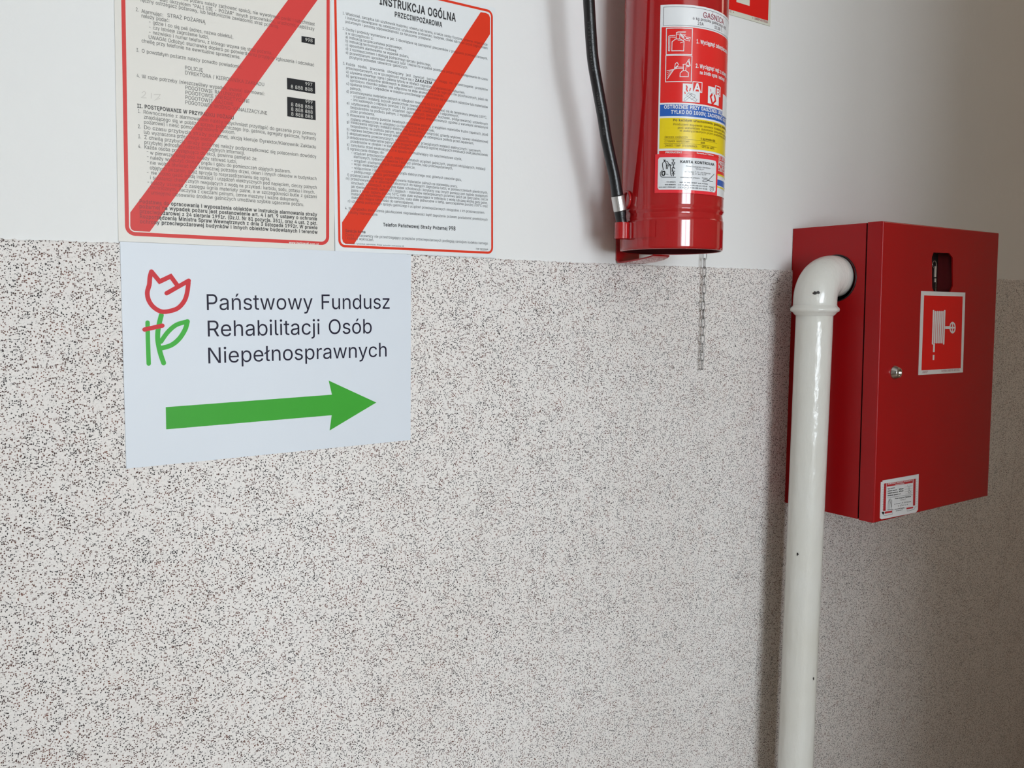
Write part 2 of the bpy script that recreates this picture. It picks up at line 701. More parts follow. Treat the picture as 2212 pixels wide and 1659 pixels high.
def flat(off):
    return lambda a, b, e=0.0: Vector((a, -off - e, b))


def sheet_vf(pts, off0, off1):
    """a thin sheet with real thickness parallel to the wall; pts (x, z) clockwise or not"""
    n = len(pts)
    V = [(x, -off0, z) for x, z in pts] + [(x, -off1, z) for x, z in pts]
    F = [tuple(range(n, 2 * n)), tuple(range(n - 1, -1, -1))]
    F += [(i, (i + 1) % n, n + (i + 1) % n, n + i) for i in range(n)]
    return V, F


def rrect(x0, x1, z0, z1, r, n=6):
    o = []
    for cx, cz, a in ((x1 - r, z1 - r, 0), (x0 + r, z1 - r, 90), (x0 + r, z0 + r, 180), (x1 - r, z0 + r, 270)):
        for i in range(n + 1):
            t = math.radians(a + 90 * i / n)
            o.append((cx + r * math.cos(t), cz + r * math.sin(t)))
    return o


def ring_vf(outer, inner, surf):
    n = len(outer)
    V = [surf(*p) for p in outer] + [surf(*p) for p in inner]
    return V, [(i, (i + 1) % n, n + (i + 1) % n, n + i) for i in range(n)]


# ------------------------------------------------------------------ the room
RX0, RX1, RZ = -1.6, 4.2, 2.75
v, f = box_vf(RX0, RX1, 0, .25, 0, RZ)
tag(mk('wall_back', v, f, m_wall), kind='structure', label='white painted wall above the speckled dado')
v, f = box_vf(RX0 - .2, RX1 + .2, WY1, .25, -.1, 0)
tag(mk('floor', v, f, m_floor), kind='structure')
v, f = box_vf(RX0 - .2, RX1 + .2, WY1, .25, RZ, RZ + .1)
tag(mk('ceiling', v, f, m_ceil), kind='structure')
v, f = box_vf(RX0 - .2, RX0, WY0, .25, 0, RZ)
tag(mk('wall_left', v, f, m_wall), kind='structure')
v, f = box_vf(RX1, RX1 + .2, WY0, .25, 0, RZ)
tag(mk('wall_right', v, f, m_endwall), kind='structure')
v, f = join_vf([box_vf(RX0 - .2, WX0, WY1, WY0, 0, RZ), box_vf(WX1, RX1 + .2, WY1, WY0, 0, RZ),
                box_vf(WX0, WX1, WY1, WY0, 0, WZ0), box_vf(WX0, WX1, WY1, WY0, WZ1, RZ)])
tag(mk('wall_front', v, f, m_wall), kind='structure')
fy0, fy1 = WY1 + .02, WY1 + .08
xm = (WX0 + WX1) / 2
win = mk('window_1', *join_vf([box_vf(WX0, WX0 + .05, fy0, fy1, WZ0, WZ1), box_vf(WX1 - .05, WX1, fy0, fy1, WZ0, WZ1),
                               box_vf(WX0 + .05, WX1 - .05, fy0, fy1, WZ0, WZ0 + .05), box_vf(WX0 + .05, WX1 - .05, fy0, fy1, WZ1 - .05, WZ1),
                               box_vf(xm - .022, xm + .022, fy0, fy1, WZ0 + .05, WZ1 - .05)]), m_frame)
tag(win, kind='structure')
v, f = join_vf([box_vf(RX1 - .05, RX1, -1.12, -1.04, 0, 2.08), box_vf(RX1 - .05, RX1, -.32, -.24, 0, 2.08), box_vf(RX1 - .05, RX1, -1.04, -.32, 2.0, 2.08)])
tag(mk('added_door_frame', v, f, m_frame), kind='structure')  # unseen door frame, added around the warm fill at the right end
# unseen walls added to shape the window light: one dims left, one shades right
v, f = box_vf(RX0, -.25, -2.20, -2.0, 0, RZ)
tag(mk('light_block_left', v, f, m_wall), kind='structure')
WXC, WYC = .95, -1.38
v, f = box_vf(WXC, RX1, WY0, WYC, 0, RZ)
tag(mk('light_block_right', v, f, m_endwall), kind='structure')
# dado: a coat of mosaic plaster 3 mm proud with an uneven upper edge
pts = [(0, 516), (258, 524), (888, 550), (1240, 566.8), (1680, 583), (2156, 602.3), (2212, 604.7)]
edge = [(W(x, y).x, W(x, y).z) for x, y in pts]
edge = [(RX0, edge[0][1] - .001)] + edge + [(RX1, edge[-1][1] + .002)]


def edge_z(x):
    for (x0, z0), (x1, z1) in zip(edge, edge[1:]):
        if x0 <= x <= x1:
            return z0 + (z1 - z0) * (x - x0) / (x1 - x0)
    return edge[-1][1]


V, F = [], []
xs = [RX0]
while xs[-1] < RX1:
    xs.append(xs[-1] + (.0022 if -.05 < xs[-1] < 2.4 else .05))
xs[-1] = RX1
for x in xs:
    z = edge_z(x) + random.uniform(-.0007, .0007)
    V += [(x, 0, z), (x, -.0018, z - .0004), (x, -.0030, z - .0022), (x, -.0030, 0)]
for i in range(len(xs) - 1):
    for k in range(3):
        F.append((4 * i + k, 4 * i + k + 1, 4 * i + 4 + k + 1, 4 * i + 4 + k))
dado = mk('trim_1', V, F, m_mosaic, loc=(0, 0, 0))
tag(dado, kind='structure', label='speckled cream and brown mosaic plaster dado')
DO = .003
# a hairline crack in the plaster right of the cabinet
ck = [(2196, 975), (2188, 1010), (2186, 1060), (2181, 1120), (2176, 1170), (2170, 1220), (2158, 1270), (2156, 1330)]
cp = [(W(x + random.uniform(-2, 2), y, DO).x, W(x, y, DO).z) for x, y in ck]
v, f = stroke_vf(smooth_pts(cp, 4), .0011, flat(DO + .0002), caps=False)
mk('crack', v, f, mat('crack_shade', (.33, .29, .26), .8), parent=dado)

# ------------------------------------------------------------------ posters
PT = .00012      # print stands this far in front of its sheet


def px_sheet(px_pts, off):
    return [(W(x, y, off).x, W(x, y, off).z) for x, y in px_pts]


def line_on(s, x0, y0, x1, y1, cap_px, off, bold=0, sx=.92, spaced=0.0, align=0):
    A = W(x0, y0, off)
    A2 = W(x0, y0 - cap_px, off)
    size = (A2.z - A.z) / CAP
    tilt = 0.0
    a1 = None
    if x1 is not None:
        B = W(x1, y1, off)
        a1 = B.x
        tilt = (B.z - A.z) / (B.x - A.x)
        tilt = max(-.012, min(.012, tilt))
    return text_vf(s, A.x, A.z, a1, size, flat(off), bold, sx, align, tilt, spaced)


OFFP = .0016    # both posters bridge the plaster edge
TH = .0008
# ---- left poster
lw = W(256, 521, OFFP)
rw = W(722, 542, OFFP)
pw = rw.x - lw.x
ph = pw * 350 / 250
tl = .0015     # its slight rotation: the lower edge climbs by this much over its width
slope1 = (rw.z - lw.z) / pw
xl_top = W(247, 0, OFFP)
dxdz = (xl_top.x - lw.x) / (xl_top.z - lw.z)


def p1(u, v):     # u 0..1 across, v 0..1 up, on the left poster
    return (lw.x + u * pw + v * ph * dxdz, lw.z + v * ph + u * pw * slope1)


P1 = mk('instruction_poster', *sheet_vf([p1(0, 0), p1(1, 0), p1(1, 1), p1(0, 1)], OFFP - TH, OFFP), m_paper1)
tag(P1, 'cream fire alarm instruction poster with a diagonal red band and black phone number boxes', 'poster', 'fire instruction posters on the wall')
inv = lambda x, y, off, o, w0, h0: ((W(x, y, off).x - o[0]) / w0, (W(x, y, off).z - o[1]) / h0)
o1 = OFFP + PT


def border(fn, w0, h0, mg, wd, rad, surf, bot=None):
    mb = bot if bot else mg
    a = rrect(mg, w0 - mg, mb, h0 - mg, rad, 8)
    b = rrect(mg + wd, w0 - mg - wd, mb + wd, h0 - mg - wd, max(rad - wd, .001), 8)
    g = lambda q: fn(q[0] / w0, q[1] / h0)
    return ring_vf([g(q) for q in a], [g(q) for q in b], surf)


bl = W(266, 300, OFFP).x - W(252, 300, OFFP).x
mk('red_border', *border(p1, pw, ph, .0066, .0040, .0100, flat(o1), .0064), m_red1, parent=P1)
# diagonal band
band1 = px_sheet([(622, 0), (281.4, 458.9), (281.4, 488), (283.5, 495), (290, 499), (323.6, 500.7), (686, 0)], o1)
# carried on upward to the band's top end, outside the frame
dU = Vector((band1[0][0] - band1[1][0], band1[0][1] - band1[1][1])).normalized()
ztop = lw.z + ph - .02


def up_to(p):
    t = (ztop - p[1]) / dU.y
    return (p[0] + dU.x * t, ztop)


q0, q6 = up_to(band1[0]), up_to(band1[6])
xr = lw.x + pw - .016
band1 = [band1[0], *band1[1:6], band1[6]]
tR = (xr - band1[6][0]) / dU.x
pr = (xr, band1[6][1] + dU.y * tR)
q0 = (min(q0[0], xr), q0[1])
tops = [(pr if pr[1] < ztop else q6), (xr, ztop), q0] if pr[1] < ztop else [q6, q0]
mk('red_band', *poly_vf(band1 + tops, flat(o1)), m_red1, parent=P1)
nrm = Vector((dU.y, 0, -dU.x))
c_a = nrm.dot(Vector((band1[1][0], 0, band1[1][1])))
c_b = nrm.dot(Vector((band1[6][0], 0, band1[6][1])))


def Z1(x, y): return x / 4.608 + 240, y / 4.608


def Z2(x, y): return x / 4.424 + 240, y / 4.424 + 260


def Z3(x, y): return x / 5.924 + 710, y / 5.924


def Z4(x, y): return x / 5.53 + 710, y / 5.53 + 260


LA = [
 (Z1, 'niu pożaru należy zachować spokój, nie wywoływać paniki i natychmiast', (712, 2), (2028, 257), 0),
 (Z1, 'wać okrzykiem "PALI SIĘ - POŻAR" innych pracowników, uruchomić najbliższy', (480, 10), (2025, 305), 0),
 (Z1, 'ręczny ostrzegacz pożarowy, lub telefonicznie zawiadomić straż pożarną.', (292, 14), (1670, 282), 0),
 (Z1, '2.', (245, 110), (275, 115), 0),
 (Z1, 'Alarmując:', (300, 127), (520, 160), 0),
 (Z1, 'STRAŻ POŻARNĄ', (558, 168), (940, 236), 0),
 (Z1, 'należy podać:', (300, 172), (583, 222), 0),
 (Z1, '- gdzie i co się pali (adres, nazwa obiektu),', (372, 233), (1218, 385), 0),
 (Z1, '- czy istnieje zagrożenie ludzi,', (372, 283), (975, 388), 0),
 (Z1, '- nazwisko i numer telefonu, z którego wzywa się straż pożarna.', (372, 333), (1605, 545), 0),
 (Z1, 'UWAGA! Odłożyć słuchawkę dopiero po potwierdzeniu przyjęcia zgłoszenia i odczekać', (372, 385), (2022, 662), 0),
 (Z1, 'chwilę przy telefonie na ewentualne sprawdzenie.', (302, 420), (1288, 587), 0),
 (Z1, '3.', (250, 514), (280, 520), 0),
 (Z1, 'O powstałym pożarze należy ponadto powiadomić:', (304, 522), (1305, 684), 0),
 (Z1, 'POLICJĘ', (735, 690), (915, 716), 0),
 (Z1, 'DYREKTORA / KIEROWNIKA ZAKŁADU', (735, 740), (1527, 860), 0),
 (Z1, '4.', (254, 768), (286, 773), 0),
 (Z1, 'W razie potrzeby (nieszczęśliwy wypadek, awaria) alarmować:', (306, 777), (1532, 950), 0),
 (Z1, 'POGOTOWIE RATUNKOWE', (737, 888), (1303, 970), 0),
 (Z1, 'POGOTOWIE ENERGETYCZNE', (737, 937), (1380, 1027), 0),
 (Z1, 'POGOTOWIE GAZOWE', (737, 986), (1220, 1052), 0),
 (Z1, 'POGOTOWIE WODNO-KANALIZACYJNE', (737, 1035), (1555, 1143), 0),
 (Z1, 'II. POSTĘPOWANIE W PRZYPADKU POŻARU', (260, 1070), (1225, 1190), 1),
 (Z1, '1.', (266, 1122), (292, 1126), 0),
 (None, 'Równocześnie z alarmowaniem należy natychmiast przystąpić do gaszenia przy pomocy', Z1(320, 1130), Z2(1960, 145), 0),
 (None, 'znajdującego się w pobliżu sprzętu pożarniczego (np. gaśnice, agregaty gaśnicze, hydranty', Z1(325, 1180), Z2(1960, 190), 0),
 (Z2, 'pożarowe) i nieść pomoc zagrożonym osobom.', (313, 30), (1187, 132), 0),
 (Z2, '2.', (254, 73), (286, 76), 0),
 (Z2, 'Do czasu przybycia straży pożarnej, akcją kieruje Dyrektor/Kierownik Zakładu', (313, 82), (1960, 270), 0),
 (Z2, 'lub wyznaczona przez niego osoba.', (313, 128), (972, 202), 0),
 (Z2, '3.', (256, 170), (288, 173), 0),
 (Z2, 'Z chwilą przybycia straży pożarnej należy podporządkować się poleceniom dowódcy', (316, 177), (1962, 362), 0),
 (Z2, 'przybyłej jednostki i udzielić niezbędnych informacji.', (317, 224), (1278, 328), 0),
 (Z2, '4.', (258, 264), (290, 267), 0),
 (Z2, 'Każda osoba przystępująca do akcji, powinna pamiętać że:', (317, 270), (1397, 384), 0),
 (Z2, '-', (333, 312), (345, 314), 0),
 (Z2, 'w pierwszej kolejności należy ratować ludzi,', (372, 325), (1205, 410), 0),
 (Z2, '-', (335, 360), (347, 361), 0),
 (Z2, 'należy wyłączyć dopływ prądu i gazu do pomieszczeń objętych pożarem.', (374, 372), (1718, 503), 0),
 (Z2, '-', (337, 408), (349, 409), 0),
 (Z2, 'nie wolno otwierać bez koniecznej potrzeby drzwi, okien i innych otworów w budynkach', (372, 420), (1965, 572), 0),
 (Z2, 'objętych pożarem, gdyż sprzyja to rozprzestrzenianiu się ognia,', (370, 468), (1522, 575), 0),
 (Z2, '- nie wolno gasić wodą instalacji i urządzeń elektrycznych pod napięciem, cieczy palnych', (337, 512), (1967, 656), 0),
 (Z2, 'i substancji chemicznych reagujących z wodą na przykład.: karbidu, sodu, potasu i innych.', (372, 562), (1948, 702), 0),
 (Z2, '-', (340, 604), (352, 605), 0),
 (Z2, 'należy usuwać z zasięgu ognia materiały palne, a w szczególności butle z gazami', (377, 612), (1968, 745), 0),
 (Z2, 'technicznymi, naczynia z cieczami palnymi, cenne maszyny i ważne dokumenty,', (375, 656), (1800, 776), 0),
 (Z2, '-', (343, 698), (355, 699), 0),
 (Z2, 'umiejętne stosowanie środków gaśniczych umożliwia szybkie ugaszenie pożaru.', (380, 706), (1845, 820), 0),
 (Z2, 'Podstawą do opracowania i wyposażenia obiektów w instrukcje alarmowania straży', (270, 790), (1970, 916), 1),
 (Z2, 'pożarnej na wypadek pożaru jest postanowienie art. 4 i art. 9 ustawy o ochronie', (270, 838), (1970, 956), 1),
 (Z2, 'przeciwpożarowej z 24 sierpnia 1991r. (Dz.U. Nr 81 pozycja. 351), oraz 4 ust. 2 pkt.', (272, 886), (1972, 1000), 1),
 (Z2, 'Rozporządzenia Ministra Spraw Wewnętrznych z dnia 3 listopada 1992r. W prawie', (273, 934), (1974, 1041), 1),
 (Z2, 'ochrony przeciwpożarowej budynków i innych obiektów budowlanych i terenów', (275, 982), (1975, 1084), 1),
]
OT = o1 + PT
parts = []
for zf, s, a, b, bold in LA:
    if zf: a, b = zf(*a), zf(*b)
    parts.append(line_on(s, a[0], a[1], None if s == '-' else b[0], b[1], 8.0, OT, bold, .98 if not bold else 1.0))
t1 = stripe_text_mat('black_ink_under_red_band', (.035, .032, .03), (.36, .025, .025), tuple(nrm), c_a, c_b) if c_a < c_b else \
    stripe_text_mat('black_ink_under_red_band', (.035, .032, .03), (.36, .025, .025), tuple(nrm), c_b, c_a)
mk('printed_text', *join_vf(parts), t1, parent=P1, loc=(0, 0, 0))['kind'] = 'stuff'
boxes = [
    [(1895, 358), (2027, 380), (2027, 445), (1895, 420)],
    [(1750, 773), (2030, 818), (2032, 935), (1752, 888)],
    [(1752, 963), (2033, 1003), (2037, 1197), (1754, 1158)]]
for bq in boxes:
    mk('number_panel', *poly_vf(px_sheet([Z1(*q) for q in bq], o1), flat(o1)), m_ink, parent=P1)
parts = []
m_lcd = mat('panel_digits', (.70, .69, .64), .4)
for s, x0, x1, y in (('998', 1930, 2008, 421), ('997', 1930, 2006, 861), ('8 888 888', 1787, 2008, 911),
                     ('999', 1932, 2008, 1037), ('8 888 888', 1789, 2009, 1088), ('8 888 888', 1790, 2009, 1135), ('8 888 888', 1791, 2010, 1183)):
    a = Z1(x0, y - (x1 - x0) * .155); b = Z1(x1, y)
    parts.append(line_on(s, a[0], a[1], b[0], b[1], 7.4, OT, 0, .7))
mk('panel_digits', *join_vf(parts), m_lcd, parent=P1)['kind'] = 'stuff'
parts = [line_on('www.badowski.com.pl', *Z2(1700, 1176), *Z2(1985, 1192), 4.2, OT, 1, .8)]
mk('web_address', *join_vf(parts), m_paper1, parent=P1)
parts = []
for st in ([(305, 925), (330, 907), (347, 925), (330, 950), (300, 972), (352, 975)], [(400, 925), (398, 980)],
           [(425, 940), (490, 940), (470, 970), (430, 1000), (488, 978)]):
    parts.append(stroke_vf(px_sheet([Z1(*q) for q in st], OT), .0004, flat(OT), caps=False))
mk('pencil_note', *join_vf(parts), m_pencil, parent=P1)

# ---- right poster
lw2 = W(723.7, 542.5, OFFP)
rw2 = W(1070, 557, OFFP)
pw2 = rw2.x - lw2.x
ltop2 = W(714, 0, OFFP)
tr2 = W(1071, 18, OFFP)
dx2 = (ltop2.x - lw2.x) / (ltop2.z - lw2.z)
ph2 = tr2.z - rw2.z
sl2 = (rw2.z - lw2.z) / pw2


def p2(u, v):
    return (lw2.x + u * pw2 + v * ph2 * dx2, lw2.z + v * ph2 + u * pw2 * sl2)


P2 = mk('instruction_poster', *sheet_vf([p2(0, 0), p2(1, 0), p2(1, 1), p2(0, 1)], OFFP + .0001, OFFP + .0006), m_paper2)
OFFQ = OFFP + .0006
o1 = OFFQ + PT
OT = o1 + PT
tag(P2, 'white general fire safety instruction poster with small print and a bright red diagonal band', 'poster', 'fire instruction posters on the wall')
m2 = W(727, 300, OFFP).x - W(719.6, 300, OFFP).x
mk('red_border', *border(p2, pw2, ph2, .0042, .0030, .0085, flat(o1), .0050), m_red2, parent=P2)
band2px = [(1038.3, 26.2), (738.9, 480.3), (738.9, 515), (741, 523), (747, 527), (764.6, 527.6), (1058.6, 73.8), (1058.6, 38), (1056, 31.5), (1050, 28)]
band2 = px_sheet(band2px, o1)
mk('red_band', *poly_vf(band2, flat(o1)), m_red2, parent=P2)
d2 = Vector((band2[0][0] - band2[1][0], band2[0][1] - band2[1][1])).normalized()
n2 = Vector((d2.y, 0, -d2.x))
ca = n2.dot(Vector((band2[1][0], 0, band2[1][1]))); cb = n2.dot(Vector((band2[5][0], 0, band2[5][1])))
LB = [
 (Z3, '1.', (178, 183), (203, 188), 0),
 (Z3, 'Właściciel, zarządca lub użytkownik budynku, obiektu lub terenu, a także osoby fizyczne, prawne, organizacje', (218, 190), (2033, 587), 0),
 (Z3, 'i instytucje obowiązane są zabezpieczyć użytkowane środowisko, budynek, obiekt lub teren przed zagrożeniem', (213, 240), (2035, 632), 0),
 (Z3, 'pożarowym i ponoszą odpowiedzialność za naruszenie przepisów.', (213, 290), (1315, 523), 0),
 (Z3, '2.', (177, 380), (206, 386), 0),
 (Z3, 'Osoby i podmioty wymienione w pkt. 1 obowiązane są zaznajomić pracowników z przepisami przeciwpożarowymi,', (218, 388), (2035, 765), 0),
 (Z3, 'a w szczególności z:', (215, 438), (570, 510), 0),
 (Z3, 'a) instrukcją bezpieczeństwa pożarowego,', (215, 487), (945, 633), 0),
 (Z3, 'b) instrukcją technologiczno-ruchową,', (216, 537), (872, 665), 0),
 (Z3, 'c) sposobami alarmowania na wypadek pożaru,', (217, 587), (1027, 742), 0),
 (Z3, 'd) z rozmieszczeniem i obsługą podręcznego sprzętu gaśniczego,', (218, 637), (1310, 848), 0),
 (Z3, 'e) przewidzianymi sposobami ewakuacji ludzi i mienia na wypadek powstania pożaru oraz postępowania do czasu', (219, 687), (2037, 1032), 0),
 (Z3, 'przybycia jednostek ratowniczo-gaśniczych.', (266, 745), (1013, 882), 0),
 (Z3, '3.', (181, 826), (210, 830), 0),
 (Z3, 'Każda osoba, pracownik obowiązany jest zwracać baczną uwagę na przestrzeganie przepisów', (222, 832), (2037, 1163), 0),
 (Z3, 'przeciwpożarowych, co w szczególności wiąże się z', (222, 881), (1090, 1040), 0),
 (Z3, 'ZAKAZEM', (1105, 1042), (1325, 1080), 1),
 (Z3, 'a) używania otwartego ognia i palenia tytoniu w strefach zagrożonych pożarem lub wybuchem,', (223, 933), (1745, 1203), 0),
 (Z3, 'b) garażowania pojazdów silnikowych w obiektach i pomieszczeniach do tego celu nie przeznaczonych, jeżeli nie', (225, 985), (2037, 1295), 0),
 (Z3, 'opróżniono zbiornika paliwa i nie odłączono na stałe akumulatora pojazdu,', (272, 1042), (1478, 1245), 0),
 (Z3, 'c) spalania śmieci i odpadków w miejscu umożliwiającym zapalenie się sąsiednich obiektów lub materiałów', (225, 1083), (2038, 1386), 0),
 (Z3, 'palnych,', (273, 1142), (420, 1166), 0),
 (Z3, 'd) przechowywania materiałów palnych w odległości mniejszej niż 0,5 m od:', (226, 1184), (1455, 1378), 0),
 (Z3, '- urządzeń i instalacji, których powierzchnie zewnętrzne mogą nagrzewać się do temperatury powyżej 100°C,', (277, 1240), (2025, 1518), 0),
 (Z3, '- linii kablowych o napięciu powyżej 1 kV, przewodów uziemiających i odgromowych,', (277, 1288), (1665, 1502), 0),
 (Z3, 'e) użytkowania elektrycznych urządzeń ogrzewczych (piecyki, kuchenki, podgrzewacze) ustawionych', (230, 1333), (2038, 1603), 0),
 (Z3, 'bezpośrednio na podłożu palnym, z wyjątkiem urządzeń eksploatowanych zgodnie z warunkami określonymi', (278, 1388), (2038, 1650), 0),
 (Z3, 'przez producenta,', (278, 1437), (590, 1480), 0),
 (None, 'f) stosowania na osłony punktów świetlnych materiałów palnych, z wyjątkiem materiałów trudno zapalnych, jeżeli', Z3(230, 1480), Z4(1903, 186), 0),
 (None, 'zostaną umieszczone w odległości co najmniej 0,05 m od żarówki,', Z3(278, 1538), Z4(1268, 140), 0),
 (Z4, 'g) instalowania osprzętu instalacji elektrycznej (wyłączniki, przełączniki, gniazda wtykowe, oprawy oświetleniowe)', (215, 30), (1905, 272), 0),
 (Z4, 'bezpośrednio na podłożu palnym, jeżeli ich konstrukcja nie zabezpiecza podłoża przed zapaleniem,', (260, 82), (1735, 290), 0),
 (Z4, 'h) naprawa bezpieczników energii elektrycznej,', (215, 120), (958, 222), 0),
 (Z4, 'i) eksploatowania prowizorycznych, uszkodzonych bądź przeciążonych instalacji elektrycznych i gazowych,', (216, 167), (1822, 382), 0),
 (Z4, 'j) składowania materiałów palnych na drogach komunikacji ogólnej służących ewakuacji oraz jakichkolwiek', (217, 214), (1903, 430), 0),
 (Z4, 'przedmiotów w obrębie i w klatkach schodowych', (260, 264), (1015, 357), 0),
 (Z4, 'k) zamykania drzwi ewakuacyjnych w sposób uniemożliwiający ich natychmiastowe użycie,', (218, 304), (1592, 477), 0),
 (Z4, 'l) ograniczania dostępu do:', (220, 350), (665, 402), 0),
 (Z4, '- urządzeń przeciwpożarowych, stałych i półstałych urządzeń gaśniczych, urządzeń odciążających, instalacji', (265, 400), (1872, 595), 0),
 (Z4, 'alarmowych, hydrantów, zaworów i suchych pionów, klap przeciwpożarowych,', (298, 447), (1482, 588), 0),
 (Z4, '- urządzeń uruchamiających instalacje gaśnicze,', (268, 491), (1035, 580), 0),
 (Z4, '- wyjść ewakuacyjnych,', (268, 533), (650, 575), 0),
 (Z4, '- wyłączników i tablic rozdzielczych prądu elektrycznego oraz głównych zaworów gazu,', (270, 579), (1588, 724), 0),
 (Z4, '- podręcznego sprzętu gaśniczego,', (270, 623), (830, 682), 0),
 (Z4, 'ł) przekraczania dobowego zapotrzebowania materiałów palnych na stanowisku pracy,', (222, 665), (1540, 803), 0),
 (Z4, 'm) przechowywania w obiektach zaliczonych do kategorii zagrożenia ludzi, w pomieszczeniach piwnicznych,', (205, 707), (1900, 878), 0),
 (Z4, 'strychach, poddaszach, w obrębie klatek schodowych i korytarzy oraz innych pomieszczeń ogólnie dostępnych', (268, 760), (1900, 921), 0),
 (Z4, 'jak również tarasach, balkonach i loggiach - materiałów niebezpiecznych pożarowo takich jak gazy palne, ciecze', (268, 805), (1902, 960), 0),
 (Z4, 'palne o temp. zapłonu poniżej 55°C, ciała stałe wytwarzające w zetknięciu z wodą lub parą wodną gazy palne,', (270, 850), (1898, 1000), 0),
 (Z4, 'materiały wybuchowe i pirotechniczne, ciała stałe jednorodne o temp. samozapalenia poniżej 200°C oraz', (270, 893), (1900, 1040), 0),
 (Z4, 'materiały mające skłonności do samozapalenia,', (272, 936), (1015, 1003), 0),
 (Z4, 'n) używania podręcznego sprzętu gaśniczego i urządzeń przeciwpożarowych niezgodnie z ich przeznaczeniem.', (228, 978), (1865, 1117), 0),
 (Z4, '4. W przypadku stwierdzenia jakichkolwiek nieprawidłowości bądź zagrożenia pożarem powiadomić przełożonych', (193, 1063), (1900, 1200), 0),
 (Z4, 'i służby interwencyjne.', (232, 1112), (590, 1142), 0),
 (Z4, 'Sankcje karne', (200, 1333), (442, 1352), 1),
 (Z4, 'Osoby i pracownicy nie przestrzegający przepisów przeciwpożarowych podlegają sankcjom kodeksu karnego', (200, 1380), (1902, 1484), 0),
 (Z4, 'i kodeksu wykroczeń.', (198, 1420), (540, 1444), 0),
]
parts = []
for zf, s, a, b, bold in LB:
    if zf: a, b = zf(*a), zf(*b)
    parts.append(line_on(s, a[0], a[1], b[0], b[1], 5.9, OT, bold, .92))
for s, a, b, cp_, bold, sp in (
        ('INSTRUKCJA OGÓLNA', Z3(650, 52), Z3(1630, 276), 17.5, 1, 0),
        ('PRZECIWPOŻAROWA', Z3(843, 211), Z3(1455, 348), 10.6, 1, 0),
        ('Telefon Państwowej Straży Pożarnej', Z4(650, 1263), Z4(1420, 1309), 7.0, 1, 0),
        ('998', Z4(1433, 1310), Z4(1518, 1315), 8.4, 1, 0),
        ('Kopiowanie i przedruk zabronione. Prawa autorskie zastrzeżone ©', Z4(195, 1473), Z4(898, 1512), 3.2, 0, 0),
        ('TOP DESIGN®', Z4(1757, 1548), Z4(1905, 1556), 4.2, 0, 0)):
    parts.append(line_on(s, a[0], a[1], b[0], b[1], cp_, OT, bold, 1.0, sp))
t2 = stripe_text_mat('black_ink_under_bright_band', (.03, .03, .033), (.30, .018, .008), tuple(n2), min(ca, cb), max(ca, cb))
mk('printed_text', *join_vf(parts), t2, parent=P2, loc=(0, 0, 0))['kind'] = 'stuff'

# ------------------------------------------------------------------ direction sign with the tulip logo
OFS = .0046
corn = px_sheet([(259.5, 527), (273, 1012.5), (887, 950.5), (888, 552)], OFS)
x0 = (corn[0][0] + corn[1][0]) / 2
zt = p1(0, 0)[1] - .0006
SG = mk('direction_sign', *sheet_vf([(corn[0][0], zt), (corn[1][0], corn[1][1]), (corn[2][0], corn[2][1]), (corn[3][0], p2(.5, 0)[1] - .0004), (W(723.7, 541, OFS).x, zt)], .0031, OFS), m_board)
tag(SG, 'white direction sign with tulip logo and green arrow below the two posters', 'sign')
fs = flat(OFS + PT)
parts = []
for s, a, b, cp_ in (('Państwowy Fundusz', (451, 670), (844, 667), 34.5), ('Rehabilitacji Osób', (453, 727), (805, 720), 34.5),
                     ('Niepełnosprawnych', (454, 785), (838, 770), 34)):
    A = W(a[0], a[1], OFS + PT); B = W(b[0], b[1], OFS + PT)
    A2 = W(a[0], a[1] - cp_, OFS + PT)
    parts.append(text_vf(s, A.x - .004, A.z, B.x, (A2.z - A.z) / CAP, fs, 0, .9, 0, max(-.02, min(.02, (B.z - A.z) / (B.x - A.x)))))
mk('printed_text', *join_vf(parts), m_navy, parent=SG, loc=None)
mk('arrow', *poly_vf(px_sheet([(358, 879.5), (717, 852.5), (710, 822), (813, 869.5), (712, 930), (716.5, 897), (359, 927.5)], OFS + PT), fs), m_green, parent=SG)


def T6(x, y): return x / 6.915 + 300, y / 6.915 + 560


def tul(pts, wpx, m, name, closed=False, n=5, sharp=False, dz=0.0):
    P = px_sheet([T6(*q) for q in pts], OFS + PT)
    P = [Vector(q) for q in P] if sharp else smooth_pts(P, n, closed)
    ww = (W(360 + wpx / 6.915, 650, OFS).x - W(360, 650, OFS).x) * 1.12
    return stroke_vf(P, ww, flat(OFS + PT + dz), closed)


petal = [(155, 380), (125, 500), (150, 620), (225, 720), (340, 782), (470, 772), (590, 725), (680, 620), (720, 500), (740, 350)]
parts = [tul([(188, 185), (165, 270)] + petal[0:], 62, m_logo_red, 'p'),
         tul([(188, 185), (310, 333), (475, 255), (570, 385)], 62, m_logo_red, 'p', sharp=True),
         tul([(415, 508), (570, 420), (745, 320)], 60, m_logo_red, 'p', sharp=True),
         tul([(85, 1050), (200, 1025), (350, 992)], 60, m_logo_red, 'p', sharp=True, dz=.0002)]
mk('tulip_flower', *join_vf(parts), m_logo_red, parent=SG)
parts = [tul([(130, 945), (135, 1200), (147, 1560)], 58, m_greenl, 'p'),
         tul([(335, 835), (300, 980), (282, 1100), (285, 1230), (320, 1400), (370, 1550)], 66, m_greenl, 'p'),
         tul([(330, 1230), (430, 1090), (560, 980), (725, 930)], 62, m_greenl, 'p'),
         tul([(725, 930), (690, 1050), (600, 1190), (480, 1285), (330, 1330)], 66, m_greenl, 'p')]
mk('tulip_stem', *join_vf(parts), m_greenl, parent=SG)

# ------------------------------------------------------------------ extinguisher
EC = (.9035, -.1045)
ER = .0712
zb = W(1470, 536, .172).z


def ez(px, py, r=ER):
    return cyl_hit(px, py, EC, r)[1]


